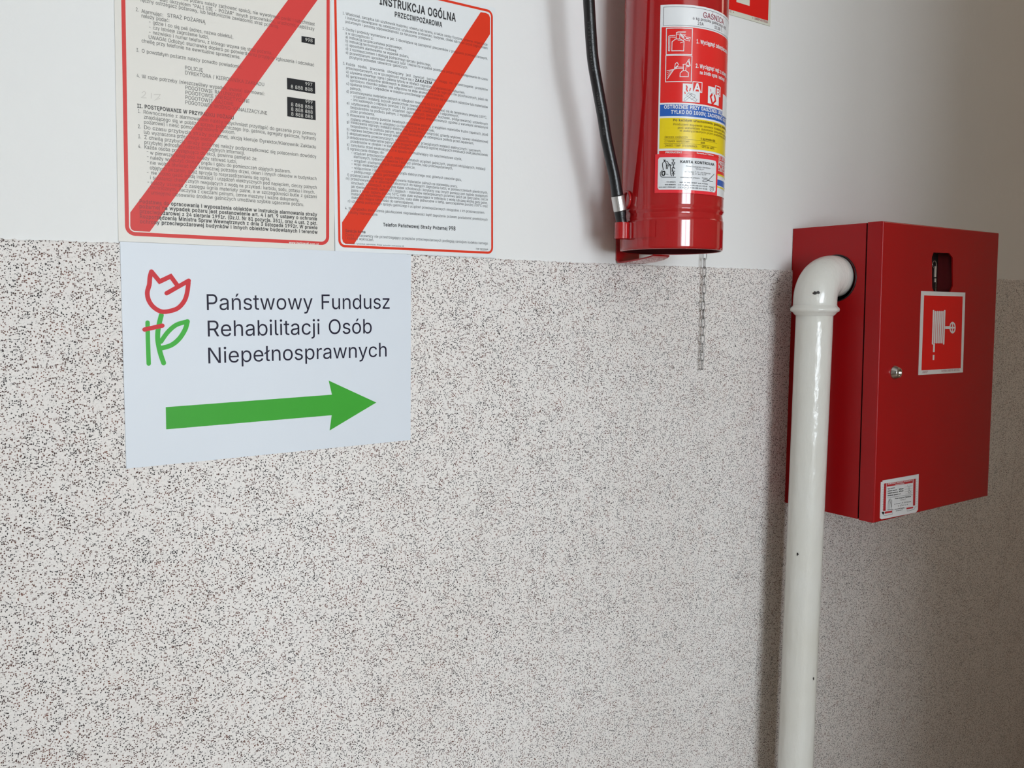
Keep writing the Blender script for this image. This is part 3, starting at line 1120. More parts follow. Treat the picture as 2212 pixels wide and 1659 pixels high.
EX = empty('fire_extinguisher', (EC[0], EC[1], zb), 'glossy red powder fire extinguisher hung on the white wall', 'fire extinguisher')
z1, z2, z3 = ez(1470, 443), ez(1470, 455), ez(1470, 471)
prof = [(ER * .975, zb + .0008), (ER * .985, zb), (ER * 1.008, zb + .0015), (ER * 1.012, zb + .004), (ER * 1.012, zb + .006), (ER * 1.012, z3 - .003), (ER * 1.012, z3 - .001), (ER * 1.009, z3), (ER, z3 + .0008), (ER, z3 + .0025), (ER * .997, z2 - .006), (ER * .985, z2 - .002),
        (ER * .99, z2), (ER * 1.012, (z1 + z2) / 2 - .001), (ER * 1.012, (z1 + z2) / 2 + .001), (ER * .995, z1), (ER, z1 + .003), (ER, z1 + .005)]
ztop_e = zb + .47
k = 24
prof += [(ER, z1 + .005 + (ztop_e - .05 - z1 - .005) * i / k) for i in range(1, k + 1)]
prof += [(ER * math.cos(t), ztop_e - .05 + .045 * math.sin(t)) for t in [math.radians(a) for a in (15, 30, 45, 60, 72)]]
prof += [(.016, ztop_e - .003), (.016, ztop_e + .03)]
mk('cylinder_body', *lathe(prof, EC, 128), m_ext, parent=EX, smooth=True)
# hollow skirt seen from below: inner wall and the domed bottom
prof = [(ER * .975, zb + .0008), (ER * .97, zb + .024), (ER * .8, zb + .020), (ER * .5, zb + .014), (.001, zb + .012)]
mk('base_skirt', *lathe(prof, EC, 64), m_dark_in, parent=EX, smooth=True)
mk('valve_head', *lathe([(.0001, ztop_e + .03), (.018, ztop_e + .03), (.018, ztop_e + .06), (.0001, ztop_e + .062)], EC, 24), m_chrome, parent=EX, smooth=True)
v, f = join_vf([box_vf(EC[0] - .10, EC[0] + .03, EC[1] - .012, EC[1] + .012, ztop_e + .068, ztop_e + .074),
                box_vf(EC[0] - .09, EC[0] + .03, EC[1] - .012, EC[1] + .012, ztop_e + .048, ztop_e + .053)])
mk('valve_lever', v, f, m_ink, parent=EX)


def esurf(dr):
    R = ER + dr
    return lambda a, b, e=0.0: Vector((EC[0] + (R + e) * math.cos(a / ER), EC[1] + (R + e) * math.sin(a / ER), b - SKEW(a, b)))


A_L, Z_B = -.165, zb + .068


def SKEW(a, b):
    # the label is stuck on a little askew: it runs down to the right, more so near its top
    return max(0.0, a - A_L) * (.020 + .028 * (b - Z_B) / .21)


def eh(px, py):
    t, z = cyl_hit(px, py, EC, ER)
    a = t * ER
    b = z + SKEW(a, z)
    return a, z + SKEW(a, b)


def patch(a0, a1, z0, z1, dr):
    n = max(2, int((a1 - a0) / .0015))
    sf = esurf(dr)
    V = []
    for i in range(n + 1):
        a = a0 + (a1 - a0) * i / n
        V += [sf(a, z0), sf(a, z1)]
    return V, [(2 * i, 2 * i + 2, 2 * i + 3, 2 * i + 1) for i in range(n)]


def E6(x, y): return x / 5.027 + 1240, y / 5.027


def E7(x, y): return x / 4.88 + 1240, y / 4.88 + 260


def E9(x, y): return x / 11.85 + 1400, y / 11.85 + 300


def EB(x, y): return x / 9.757 + 1420, y / 9.757 + 60


aL = eh(*E6(925, 800))[0]
A_L = aL
aR = aL + .215
zl = lambda y6: eh(*E6(960, y6))[1]
zt_, zbot = zl(55), eh(*E9(1800, 1330))[1]
zbot = eh(*E9(210, 1372))[1]
ybt = eh(*E7(905, 300))[1]
bw = .0022
LAB = mk('label', *patch(aL, aR, zbot, zt_, .0003), m_lab_white, parent=EX, smooth=True)
mk('label_red_field', *patch(aL + bw, aR - bw, zl(1118), zl(297), .0005), m_lab_red, parent=LAB, smooth=True)
mk('label_blue_band', *patch(aL + bw, aR - bw, zl(1264), zl(1137), .0005), m_lab_blue, parent=LAB, smooth=True)
mk('label_yellow_field', *patch(aL + bw, aR - bw, ybt, zl(1284), .0005), m_lab_yellow, parent=LAB, smooth=True)
yb2 = eh(*E7(905, 322))[1]
mk('label_producer_field', *patch(aL + bw, aR - bw, zbot + .028, yb2, .0005), m_lab_red, parent=LAB, smooth=True)


def eline(s, p, a1, cap6, bold=0, sx=.8, dr=.0008, conv=E6, p1_=None, spaced=0.0):
    a0, z0 = eh(*conv(*p))
    P = conv(*p); Q = conv(p[0], p[1] - cap6)
    size = (eh(*Q)[1] - z0) / CAP
    aend = None
    if p1_ is not None: aend = eh(*conv(*p1_))[0]
    elif a1 is not None: aend = a0 + a1
    return text_vf(s, a0, z0, aend, size, esurf(dr), bold, sx, 0, 0, spaced)


# header
parts = [eline('GAŚNICA', (1397, 190), None, 60, 0, .78, p1_=(1620, 256))]
mk('label_heading', *join_vf(parts), m_lab_maroon, parent=LAB)
parts = [eline('6 kg proszku gaśniczego ABC', (1287, 213), None, 30, 0, .9),
         eline('21A', (1338, 270), None, 33, 0, .85), eline('113B C', (1520, 310), None, 33, 0, .85)]
hz = (zl(280), zl(80))
fr = [(aL + .0045, hz[1]), (aR - .0045, hz[1]), (aR - .0045, hz[0]), (aL + .0045, hz[0])]
parts.append(stroke_vf([fr[0], fr[3]], .0004, esurf(.0006), caps=False))
for zz in (hz[0], hz[1]):
    parts.append(patch(fr[0][0], fr[1][0], zz - .0002, zz + .0002, .0006))
mk('label_small_print', *join_vf(parts), m_lab_grey, parent=LAB)['kind'] = 'stuff'
# white print on red
parts = [eline('1. Wyciągnąć zabezpieczenie', (1325, 470), None, 42, 1, .62),
         eline('2. Wyciągnąć wąż z uchwytu, skierować', (1317, 735), None, 42, 1, .62),
         eline('na źródło ognia i nacisnąć', (1362, 805), None, 36, 1, .62),
         eline('OSTROŻNIE PRZY GASZENIU URZĄDZEŃ', (978, 1182), None, 38, 1, .80, p1_=None),
         eline('TYLKO DO 1000V; ZACHOWAĆ ODSTĘP', (1052, 1236), None, 38, 1, .80),
         eline('PRODUCENT', (965, 347), None, 18, 1, 1.05, conv=E7),
         eline('Warszawa, ul. Towarowa', (1290, 352), None, 14, 1, .9, conv=E7)]


def eb(pts, wmm=.9, closed=False, dr=.0008):
    return stroke_vf([eh(*EB(*q)) for q in pts], wmm / 1000, esurf(dr), closed, caps=False)


# pictogram one: frame, extinguisher, hand on the lever
pict1 = [eb([(192, 15), (735, 22), (722, 572), (187, 572)], 1.0, True),
          eb([(305, 490), (310, 300), (385, 240), (480, 240), (560, 290), (552, 490)], .9, True),
          eb([(400, 235), (398, 160), (400, 105), (440, 90), (600, 88)], .7), eb([(470, 235), (470, 150)], .7),
          eb([(400, 150), (540, 150), (600, 150)], .6), eb([(400, 120), (595, 105)], .6),
          eb([(380, 165), (270, 168), (238, 185), (235, 490), (262, 492), (265, 200), (390, 205)], .7),
          eb([(480, 130), (560, 160), (610, 200), (690, 210), (675, 285), (590, 260), (500, 190)], .7, True),
          eb([(600, 225), (660, 240)], 1.4), eb([(500, 150), (560, 210)], 1.6), eb([(430, 265), (500, 270), (560, 260)], .7), eb([(480, 325), (550, 300)], .8)]
# pictogram two: spray nozzle
pict2 = [eb([(182, 592), (725, 600), (708, 1145), (175, 1145)], 1.0, True),
          eb([(475, 1035), (480, 960), (530, 910), (600, 910), (650, 950), (648, 1035)], .9, True),
          eb([(545, 905), (545, 840), (540, 775), (600, 770), (640, 700), (668, 660), (670, 740), (690, 800), (640, 830), (600, 820)], .8), eb([(595, 905), (600, 840)], .8),
          eb([(660, 700), (680, 790)], 1.8), eb([(600, 790), (670, 815)], 1.5),
          eb([(540, 835), (430, 830), (400, 820), (350, 880), (380, 870), (420, 860), (540, 860)], .8),
          eb([(360, 860), (380, 760), (415, 735), (450, 790)], .8), eb([(385, 860), (430, 800)], 1.4),
          eb([(350, 880), (200, 910)], .8), eb([(350, 880), (210, 1085)], .8), eb([(340, 890), (205, 950)], .4), eb([(340, 895), (205, 1000)], .4), eb([(340, 900), (215, 1040)], .4)]
for pc_ in (pict1, pict2):
    mk('label_pictogram', *join_vf(pc_), m_lab_white, parent=LAB)
mk('label_white_print', *join_vf(parts), m_lab_white, parent=LAB)['kind'] = 'stuff'


def epoly(pts, dr):
    P = [eh(*EB(*q)) for q in pts]
    a0, a1 = min(p[0] for p in P), max(p[0] for p in P)
    return patch(a0, a1, min(p[1] for p in P), max(p[1] for p in P), dr)


parts = [epoly([(535, 1175), (885, 1585)], .0008), epoly([(735, 1130), (935, 1378)], .0011),
         epoly([(1063, 1230), (1280, 1650)], .0008), epoly([(1205, 1212), (1312, 1470)], .0011)]
a3 = eh(*EB(1280, 1400))[0] + .012
parts += [patch(a3, a3 + .028, zl(1175), zl(940), .0008)]
for v, f in parts:
    mk('fire_class_panel', v, f, m_lab_white, parent=LAB)
sq = [epoly([(750, 1148), (920, 1358)], .0013), epoly([(1217, 1232), (1300, 1448)], .0013)]
fl = lambda p, w_: stroke_vf([eh(*EB(*q)) for q in p], w_ / 1000, esurf(.0010), caps=False)
sq += [fl([(605, 1215), (625, 1260), (610, 1300), (635, 1350)], 1.6), fl([(695, 1275), (675, 1340)], 1.3), fl([(575, 1350), (585, 1400)], 1.2),
       fl([(1150, 1400), (1110, 1450), (1150, 1610), (1215, 1540), (1190, 1410)], 2.6), fl([(1115, 1290), (1118, 1350)], .8)]
mk('fire_class_print', *join_vf(sq), m_lab_red, parent=LAB)['kind'] = 'stuff'
parts = []
for ch, x0_, x1_, y0_, y1_ in (('A', 758, 912, 1338, 1172), ('B', 1224, 1298, 1422, 1285)):
    pa_, pb_, pc2 = eh(*EB(x0_, y0_)), eh(*EB(x1_, y0_)), eh(*EB(x0_, y1_))
    parts.append(text_vf(ch, pa_[0], pa_[1], pb_[0], (pc2[1] - pa_[1]) / CAP, esurf(.0015), 1))
for v, f in parts:
    mk('fire_class_letter', v, f, m_lab_white, parent=LAB)
lg = lambda p: stroke_vf([eh(*EB(*q)) for q in p], .00035, esurf(.0010), caps=False)
parts = [lg([(560, 1500), (700, 1400), (720, 1430), (580, 1550), (560, 1500)]), lg([(640, 1380), (830, 1520), (800, 1560), (620, 1440)]), lg([(700, 1390), (790, 1420), (780, 1470), (700, 1520)]),
         lg([(600, 1440), (650, 1370), (740, 1400)]), lg([(1130, 1420), (1130, 1380), (1180, 1380)])]
mk('fire_class_drawing', *join_vf(parts), m_lab_grey, parent=LAB)['kind'] = 'stuff'
# yellow field text
parts = [eline('Po każdym uruchomieniu gaśnicę poddać przeglądowi', (1075, 1316), None, 24, 1, 1.12),
         eline('Producent zapewnia sprawne działanie gaśnicy', (1075, 1362), None, 24, 0, 1.05),
         eline('pod warunkiem dokonania corocznych przeglądów', (1125, 1398), None, 24, 0, 1.05),
         eline('w autoryzowanych przez producenta zakładach', (1145, 1430), None, 24, 0, 1.05),
         eline('ŚRODEK GAŚNICZY', (955, 190), None, 22, 0, 1, conv=E7, p1_=(1198, 186)),
         eline('6 kg proszku ABC', (1333, 203), None, 22, 1, .72, conv=E7),
         eline('CZYNNIK NAPĘDOWY', (955, 233), None, 22, 0, 1, conv=E7, p1_=(1217, 229)),
         eline('azot', (1333, 243), None, 22, 1, .8, conv=E7),
         eline('ZAKRES TEMP. STOSOWANIA', (955, 278), None, 22, 0, 1, conv=E7, p1_=(1297, 277)),
         eline('-20°C do +60°C', (1332, 287), None, 22, 1, .72, conv=E7)]
for y in (200, 245):
    a, z = eh(*E7(948, y))
    parts.append(patch(a, eh(*E7(1500, y + 30))[0], z - .0001, z + .0003, .0008))
mk('label_yellow_print', *join_vf(parts), m_olive, parent=LAB)['kind'] = 'stuff'
# far right column of the label
a6 = eh(*E9(1775, 1000))[0]
zz = lambda y9: eh(*E9(1775, y9))[1]
parts = [text_vf('23 300 Lublin', a6, zz(520), None, .0085, esurf(.0009), 1, .8), text_vf('PRODUKCJA', a6, zz(650), None, .0105, esurf(.0009), 1, .8),
         text_vf('tel. fax 081', a6, zz(735), None, .0085, esurf(.0009), 1, .8), text_vf('1.800 120', a6, zz(815), None, .0085, esurf(.0009), 1, .8)]
mk('label_address', *join_vf(parts), m_lab_white, parent=LAB)['kind'] = 'stuff'
mk('label_yellow_line', *join_vf([patch(a6 - .003, aR - bw, zz(935), zz(895), .0007), patch(a6 - .003, aR - bw, zz(1250), zz(1215), .0007)]), m_lab_yellow, parent=LAB, smooth=True)
mk('label_blue_block', *patch(a6 - .003, aR - bw, zz(1190), zz(1040), .0007), m_lab_blue, parent=LAB, smooth=True)

# service sticker on the cylinder: red backing, white card
sa0 = eh(*E9(178, 1000))[0]
sa1 = eh(*E9(1755, 1000))[0]
sz1 = eh(*E9(205, 400))[1]
sz0 = eh(*E9(178, 1392))[1]
ST = mk('inspection_sticker', *patch(sa0, sa1, sz0, sz1, .0012), m_sticker_red, parent=EX, smooth=True)
ca0 = eh(*E9(255, 1000))[0]; ca1 = eh(*E9(1712, 1000))[0]; cz1 = eh(*E9(270, 480))[1]; cz0 = eh(*E9(250, 1308))[1]
rr = rrect(ca0, ca1, cz0, cz1, .003, 4)
V, F = [], []
n = 60
sf = esurf(.0015)
for i in range(n + 1):
    a = ca0 + (ca1 - ca0) * i / n
    e = max(0, .003 - min(a - ca0, ca1 - a))
    d = .003 - math.sqrt(max(0, .003 ** 2 - e ** 2))
    V += [sf(a, cz0 + d), sf(a, cz1 - d)]
F = [(2 * i, 2 * i + 2, 2 * i + 3, 2 * i + 1) for i in range(n)]
mk('inspection_card', V, F, m_card, parent=ST, smooth=True)
L9 = lambda s, p, cp9, bold=0, sx=.95, p1_=None: eline(s, p, None, cp9, bold, sx, .0018, E9, p1_)
parts = [L9('KARTA KONTROLNA', (815, 618), 66, 1, .9, (1672, 690)),
         L9('Firma Usługowo-Handlowa', (960, 722), 36, 0, 1, (1570, 760)),
         L9('"TOTALIT"', (1185, 790), 34, 0, 1, (1415, 805)),
         L9('ul. Turowa 7, 35-205 Rzeszów', (930, 858), 36, 0, 1, (1572, 890)),
         L9('tel. 17 863 44 99', (1110, 915), 34, 0, 1, (1465, 940)),
         L9('KONSERWATOR SPRZĘTU', (820, 1000), 22, 1, 1, (1300, 1008)), L9('WOJCIECH', (1360, 1014), 22, 1, 1, (1500, 1025)),
         L9('TYP SPRZĘTU', (472, 1122), 26, 1, 1, (705, 1128)), L9('DATA REMONTU', (432, 1190), 26, 1, 1, (705, 1194)), L9('DATA NAST. PRZEGLĄDU', (285, 1256), 26, 1, 1, (705, 1262)),
         L9('GP H GS GWP AS HYDR', (800, 1130), 26, 1, 1, (1505, 1155)),
         L9('I II III IV V VI VII VIII IX X XI XII', (760, 1195), 28, 1, 1, (1495, 1226)), L9('I II III IV V VI VII VIII IX X XI XII', (760, 1260), 28, 1, 1, (1490, 1292)),
         L9('15 16 17', (1540, 1235), 26, 1, 1, (1675, 1242)), L9('18', (1590, 1300), 26, 1, 1, (1620, 1302))]
s9 = lambda p, w_=.5, sm=True: stroke_vf(smooth_pts([eh(*E9(*q)) for q in p], 4) if sm else [eh(*E9(*q)) for q in p], w_ / 1000, esurf(.0018), caps=False)
circ = lambda x, y, rx, ry: [(x + rx * math.cos(t * math.pi / 6), y + ry * math.sin(t * math.pi / 6)) for t in range(13)]
parts += [s9([(1665, 905), (1560, 1020), (1500, 1075), (1420, 1105), (1380, 1090), (1400, 1055), (1500, 1055), (1560, 1085), (1635, 1095)], .7),
          s9(circ(1605, 1295, 42, 48), .5), s9(circ(965, 1240, 58, 55), .5),
          # little drawing of a cylinder and hose, and upright lettering beside it
          s9([(400, 800), (380, 700), (385, 620), (430, 585), (470, 640), (470, 780)], .8), s9([(395, 545), (460, 550)], .8), s9([(430, 545), (430, 585)], 1.2),
          s9([(450, 575), (505, 590), (515, 650), (480, 700)], .7), s9([(375, 800), (325, 870), (330, 940), (360, 980), (500, 985), (710, 985)], .7),
          s9([(365, 850), (430, 840), (420, 930), (370, 925), (365, 850)], 1.4), s9([(500, 780), (520, 690), (560, 680), (580, 780), (580, 900), (610, 960)], .8), s9([(530, 640), (600, 690)], .9),
          s9([(420, 905), (520, 912)], .5)]
for i, ch in enumerate('TOTALIT'):
    y = 540 + i * 62
    a, z = eh(*E9(600, y + 45))
    parts.append(text_vf(ch, a, z, eh(*E9(700, y + 45))[0], .0052, esurf(.0018), 1))
mk('card_print', *join_vf(parts), m_ink, parent=ST)['kind'] = 'stuff'

# hose, ferrule, nozzle and clip
at0, _z = cyl_hit(1344, 498, EC, ER + .0085)
HB = Vector((EC[0] + (ER + .0085) * math.cos(at0), EC[1] + (ER + .0085) * math.sin(at0), _z))
hoff = -HB.y
path_px = [(1275, -330), (1266, -250), (1266, -120), (1272, 0), (1275.5, 60), (1281, 130), (1293, 200), (1302, 250), (1310, 300), (1321, 352), (1328, 385), (1334, 424)]
hp = [W(x, y, hoff + (.0 if y > 300 else .00002 * (300 - y))) for x, y in path_px]
hp2 = smooth_pts(hp, 8)
hr = .0077
rad = [hr] * (len(hp2) - 4) + [hr * 1.03, hr * 1.06, hr * 1.08, hr * 1.08]
# the top end turns in to the valve
vtop = Vector((EC[0] - .018, EC[1], ztop_e + .045))
start = [vtop, vtop + Vector((-.06, 0, .012)), vtop + Vector((-.105, -.003, -.02))]
hp2 = smooth_pts(start + [hp[1]], 8)[:-1] + hp2[8:]
rad = [hr] * (len(hp2) - 4) + [hr * 1.03, hr * 1.06, hr * 1.08, hr * 1.08]
HO = mk('hose', *tube(hp2, rad, 24), m_rubber, parent=EX, smooth=True)
fp = [W(x, y, hoff) for x, y in ((1334, 423), (1339.5, 456))]
mk('ferrule', *tube([fp[0], fp[0] + (fp[1] - fp[0]) * .04, fp[0] + (fp[1] - fp[0]) * .96, fp[1]], [hr * 1.04, hr * 1.16, hr * 1.16, hr * 1.04], 28), m_alu, parent=EX, smooth=False)
np_ = [W(x, y, hoff) for x, y in ((1339, 453), (1340, 459), (1341, 470), (1343, 482), (1344, 510))]
mk('nozzle', *tube(np_, [hr * 1.05, hr * 1.1, hr * .98, hr * .93, hr * .85], 24), m_rubber, parent=EX, smooth=True)
zc1, zc0 = W(1344, 481, hoff).z, W(1344, 516, hoff).z
# clip: band round the nozzle and a tab on the cylinder
V, F = [], []
cx, cy = W(1344, 498, hoff).x, -hoff
th = math.atan2(HB.y - EC[1], HB.x - EC[0])
ring = []
R2 = .0098
for i in range(0, 29):
    a = th + math.radians(-150 + 300 * i / 28)
    ring.append((cx + R2 * math.cos(a), cy + R2 * math.sin(a)))
tabe = []
tab0 = math.atan2(ring[-1][1] - EC[1], ring[-1][0] - EC[0])
for i in range(1, 12):
    a = tab0 + .058 * i
    tabe.append((EC[0] + (ER * 1.012 + .0014) * math.cos(a), EC[1] + (ER * 1.012 + .0014) * math.sin(a)))
pthc = ring + tabe
for i, (x, y) in enumerate(pthc):
    q = pthc[max(i - 1, 0)]; q2 = pthc[min(i + 1, len(pthc) - 1)]
    nn = Vector((q2[1] - q[1], -(q2[0] - q[0]))).normalized() * .0006
    V += [(x + nn.x, y + nn.y, zc0), (x + nn.x, y + nn.y, zc1), (x - nn.x, y - nn.y, zc1), (x - nn.x, y - nn.y, zc0)]
m4 = len(pthc)
for i in range(m4 - 1):
    for j in range(4):
        F.append((4 * i + j, 4 * i + (j + 1) % 4, 4 * i + 4 + (j + 1) % 4, 4 * i + 4 + j))
F += [(0, 1, 2, 3), (4 * m4 - 4, 4 * m4 - 3, 4 * m4 - 2, 4 * m4 - 1)]
mk('hose_clip', V, F, m_ext, parent=EX, smooth=False)
# round lug behind the ferrule
a_l, z_l = cyl_hit(1352, 432, EC, ER + .002)
nl = Vector((math.cos(a_l), math.sin(a_l), 0)); tl_ = Vector((-math.sin(a_l), math.cos(a_l), 0)); cl = Vector((EC[0], EC[1], z_l)) + nl * (ER + .0015)
pp = [cl + tl_ * (.0115 * math.cos(t * math.pi / 12)) + Vector((0, 0, .0115 * math.sin(t * math.pi / 12))) for t in range(25)]
mk('hose_lug', *tube(pp, .0017, 10, cap=False), m_ext, parent=EX, smooth=True)
# hose lettering along the tube
parts = []
sA = smooth_pts(hp, 24)
cum = [0]
for a, b in zip(sA, sA[1:]): cum.append(cum[-1] + (b - a).length)


def hs(a, b, e=0.0):
    """a: distance up from the low end; b: around the hose"""
    d = cum[-1] - a
    import bisect
    i = min(max(bisect.bisect(cum, d) - 1, 0), len(sA) - 2)
    t = (d - cum[i]) / max(cum[i + 1] - cum[i], 1e-6)
    P = sA[i].lerp(sA[i + 1], t)
    T = (sA[i + 1] - sA[i]).normalized()
    view = (P - CAM).normalized()
    side = T.cross(view).normalized()
    outw = side.cross(T).normalized()
    if outw.dot(view) > 0: outw = -outw
    if side.x > 0: side = -side
    ang = b / hr + HANG
    return P + (outw * math.cos(ang) + side * math.sin(ang)) * (hr + .0002)


HANG = .30
for s, px_y in (('006', 288), ('ORIGINAL', 242), ('-', 170), ('GUTTASYN HD 12,5/3', 156), ('1294', -8)):
    i = min(range(len(hp2)), key=lambda q: 0)
    # distance up from the low end at which this image height lies
    tgt = W(1290, px_y, hoff).z
    j = min(range(len(sA)), key=lambda q: abs(sA[q].z - tgt))
    parts.append(text_vf(s, cum[-1] - cum[j], -.0016, None, .0048, hs, 0, 1.35, spaced=.12))
mk('hose_lettering', *join_vf(parts), m_hose_print, parent=EX)['kind'] = 'stuff'

# bracket on the wall under the cylinder: back strap, folded lip that curves out
pa, pb = W(1331, 560, .002), W(1373, 560, .002)
zlo = W(1335, 569, .004).z
BR = empty('wall_bracket', (pa.x, 0, zlo), 'dark red steel strap bracket with curled lip under the fire extinguisher', 'bracket')
strapx0, strapx1 = pa.x, pb.x + .006
bm = rbox(strapx0, strapx1, -.0035, -.0002, zlo + .004, zlo + .112, .0008)
from_bm('back_strap', bm, m_ext, parent=BR)
V, F = [], []
lip = [(.0035, .006), (.0045, .0015), (.009, .0), (.02, .0005), (.04, .002), (.06, .0045), (.070, .0066), (.0745, .0085)]
for i, (o_, h_) in enumerate(lip):
    nar = max(0, (o_ - .05) / .03) * .008
    for s_, x in ((0, strapx0 + nar), (1, strapx1 - nar)):
        V += [(x, -o_, zlo + h_), (x, -o_, zlo + h_ + .0022)]
for i in range(len(lip) - 1):
    q = 4 * i
    F += [(q, q + 4, q + 6, q + 2), (q + 1, q + 3, q + 7, q + 5), (q, q + 1, q + 5, q + 4), (q + 2, q + 6, q + 7, q + 3)]
q = 4 * (len(lip) - 1)
F += [(0, 2, 3, 1), (q, q + 1, q + 3, q + 2)]
mk('support_lip', V, F, m_ext, parent=BR, smooth=False)

# ------------------------------------------------------------------ chain
ctop = W(1523, 541, .012); cbot = W(1517, 797, .012)
CHN = empty('safety_chain', (ctop.x, -.012, cbot.z), 'thin steel chain hanging down below the fire extinguisher in front of the speckled dado', 'chain')
NL = 14
span = (ctop.z - cbot.z)
pitch = span / NL
lx = lambda z: ctop.x + (cbot.x - ctop.x) * 0 + .0006 * math.sin(z * 90)
for i in range(-2, NL):
    zc = ctop.z - (i + .5) * pitch
    hl = pitch / 2 + .0011
    hw_ = .0027
    if i % 2: ang = math.radians(random.choice((35, 60, 20, 75)))
    else: ang = math.radians(random.choice((-38, -15, 5, -25)))
    ca_, sa_ = math.cos(ang), math.sin(ang)
    loop = []
    for t in range(16):
        a = 2 * math.pi * t / 16
        u = hw_ * math.cos(a)
        vv = (hl - hw_) * (1 if math.sin(a) > 0 else -1) * (1 if abs(math.sin(a)) > .01 else 0) + hw_ * math.sin(a)
        loop.append((lx(zc) + u * ca_, -.012 + u * sa_, zc + vv))
    loop.append(loop[0])
    mk('link', *tube(loop, .00075, 6, cap=False), m_steel, parent=CHN, smooth=True)

# ------------------------------------------------------------------ sign right of the extinguisher
OF3 = .0016
SRX = W(1664.5, 30, OF3).x
c_br = W(1664, 56.5, OF3)
sw, sh = .15, .15
c_bl_z = W(1570, 28.5, OF3).z
sl3 = 0.0
SG2 = mk('extinguisher_sign', *sheet_vf([(SRX - sw, c_br.z), (SRX, c_br.z), (SRX, c_br.z + sh), (SRX - sw, c_br.z + sh)], .0002, OF3), m_lumi)
tag(SG2, 'red and cream square sign with bottom edge just in view, right of the extinguisher', 'sign')
rb = W(1659, 44.8, OF3)
wb = W(1619, 13, OF3)
rx0 = SRX - sw + (SRX - rb.x)
mk('red_field', *poly_vf([(rx0, rb.z), (rb.x, rb.z), (rb.x, c_br.z + sh - .005), (rx0, c_br.z + sh - .005)], flat(OF3 + PT)), m_pict_red, parent=SG2)
wl = W(1590.5, 4, OF3)
pw_ = wb.x - wl.x
# white cylinder symbol with neck and lever, as far as it stands outside the frame
cxs = (wb.x + wl.x) / 2
mk('cylinder_symbol', *join_vf([poly_vf([(wl.x, wb.z), (wb.x, wb.z), (wb.x, wb.z + .075), (cxs + .008, wb.z + .09), (cxs - .008, wb.z + .09), (wl.x, wb.z + .075)], flat(OF3 + 2 * PT)),
                                poly_vf([(cxs - .02, wb.z + .093), (cxs + .03, wb.z + .093), (cxs + .03, wb.z + .1), (cxs - .02, wb.z + .1)], flat(OF3 + 2 * PT))]), m_lumi, parent=SG2)
P7 = lambda x, y: (x / 12.29 + 1540, y / 12.29)
sz_ = (W(1650, 46, OF3).z - W(1650, 50.2, OF3).z) / CAP
tA = W(*P7(1100, 500), OF3 + PT); tB = W(*P7(1460, 612), OF3 + PT)
tC = W(*P7(495, 312), OF3 + PT)
parts = [text_vf('CNBOP 407/2000', tA.x, rb.z - .0042, tB.x, sz_, flat(OF3 + PT), 1), text_vf('2003 C', tC.x, rb.z - .0042, None, sz_, flat(OF3 + PT), 1, 1, 1)]
for dx in (tA.x - .004, tC.x + .0045):
    parts.append(poly_vf([(dx - .001, rb.z - .0028), (dx, rb.z - .0042), (dx + .001, rb.z - .0028), (dx, rb.z - .0014)], flat(OF3 + PT)))
mk('printed_text', *join_vf(parts), m_lab_maroon, parent=SG2)['kind'] = 'stuff'

# ------------------------------------------------------------------ hydrant cabinet
CX0, CX1 = 1.311, 1.6865
CZ0, CZ1 = ZC - .3587, ZC + .1385
DF, DB = .1795, .1515        # door front and back, distance from the wall
TILT = math.radians(.75)
cz = (CZ0 + CZ1) / 2
CAB = empty('hydrant_cabinet', (CX0, 0, CZ0), 'red steel fire hose cabinet with a locked door and key window', 'cabinet')


def tiltv(p):
    x, y, z = p
    return Vector((x, y - (cz - z) * math.tan(TILT) * (1 if y < -.01 else 0), z))


def tiltbm(bm):
    for v_ in bm.verts: v_.co = tiltv(v_.co)
    return bm


# body with a round hole for the pipe in its left side
HOFF = .089; HR = .0392
HZ = WX(1812, 597, CX0).z
HC = (HOFF + .0022, HZ - .0030)      # middle of the hole: distance from the wall, height
t_ = .0012
bx0, bx1, bz0, bz1, by0, by1 = CX0 + .0008, CX1 - .0008, CZ0 + .0008, CZ1 - .0008, -DB + .003, -.001
NH = 48
hole = [(-HC[0] + HR * math.cos(2 * math.pi * i / NH), HC[1] + HR * math.sin(2 * math.pi * i / NH)) for i in range(NH)]


def to_rect(y, z):
    # outward from the hole's middle to the panel's edge
    dy, dz = y + HC[0], z - HC[1]
    k_ = min(((by1 if dy > 0 else by0) + HC[0]) / dy if abs(dy) > 1e-9 else 1e9, ((bz1 if dz > 0 else bz0) - HC[1]) / dz if abs(dz) > 1e-9 else 1e9)
    return (-HC[0] + dy * k_, HC[1] + dz * k_)


outr = [to_rect(*q) for q in hole]
for cy, czz in ((by0, bz0), (by0, bz1), (by1, bz0), (by1, bz1)):      # snap to the four corners
    i = min(range(NH), key=lambda q: (outr[q][0] - cy) ** 2 + (outr[q][1] - czz) ** 2)
    outr[i] = (cy, czz)
V, F = [], []
for x in (bx0, bx0 + t_):
    V += [(x, y, z) for y, z in hole] + [(x, y, z) for y, z in outr]
for i in range(NH):
    j = (i + 1) % NH
    F += [(i, NH + i, NH + j, j), (2 * NH + i, 2 * NH + j, 3 * NH + j, 3 * NH + i), (i, j, 2 * NH + j, 2 * NH + i)]
side = (V, F)
v, f = join_vf([side, box_vf(bx0 + t_, bx1, by0, by1, bz1 - t_, bz1), box_vf(bx0 + t_, bx1, by0, by1, bz0, bz0 + t_), box_vf(bx1 - t_, bx1, by0, by1, bz0 + t_, bz1 - t_),
                box_vf(bx0 + t_, bx1, by1 - t_, by1, bz0, bz1)])
mk('cabinet_body', [tiltv(q) for q in v], f, m_cab, parent=CAB)
ringp = [Vector((bx0 - .0002, y, z)) for y, z in hole] + [Vector((bx0 - .0002, hole[0][0], hole[0][1]))]
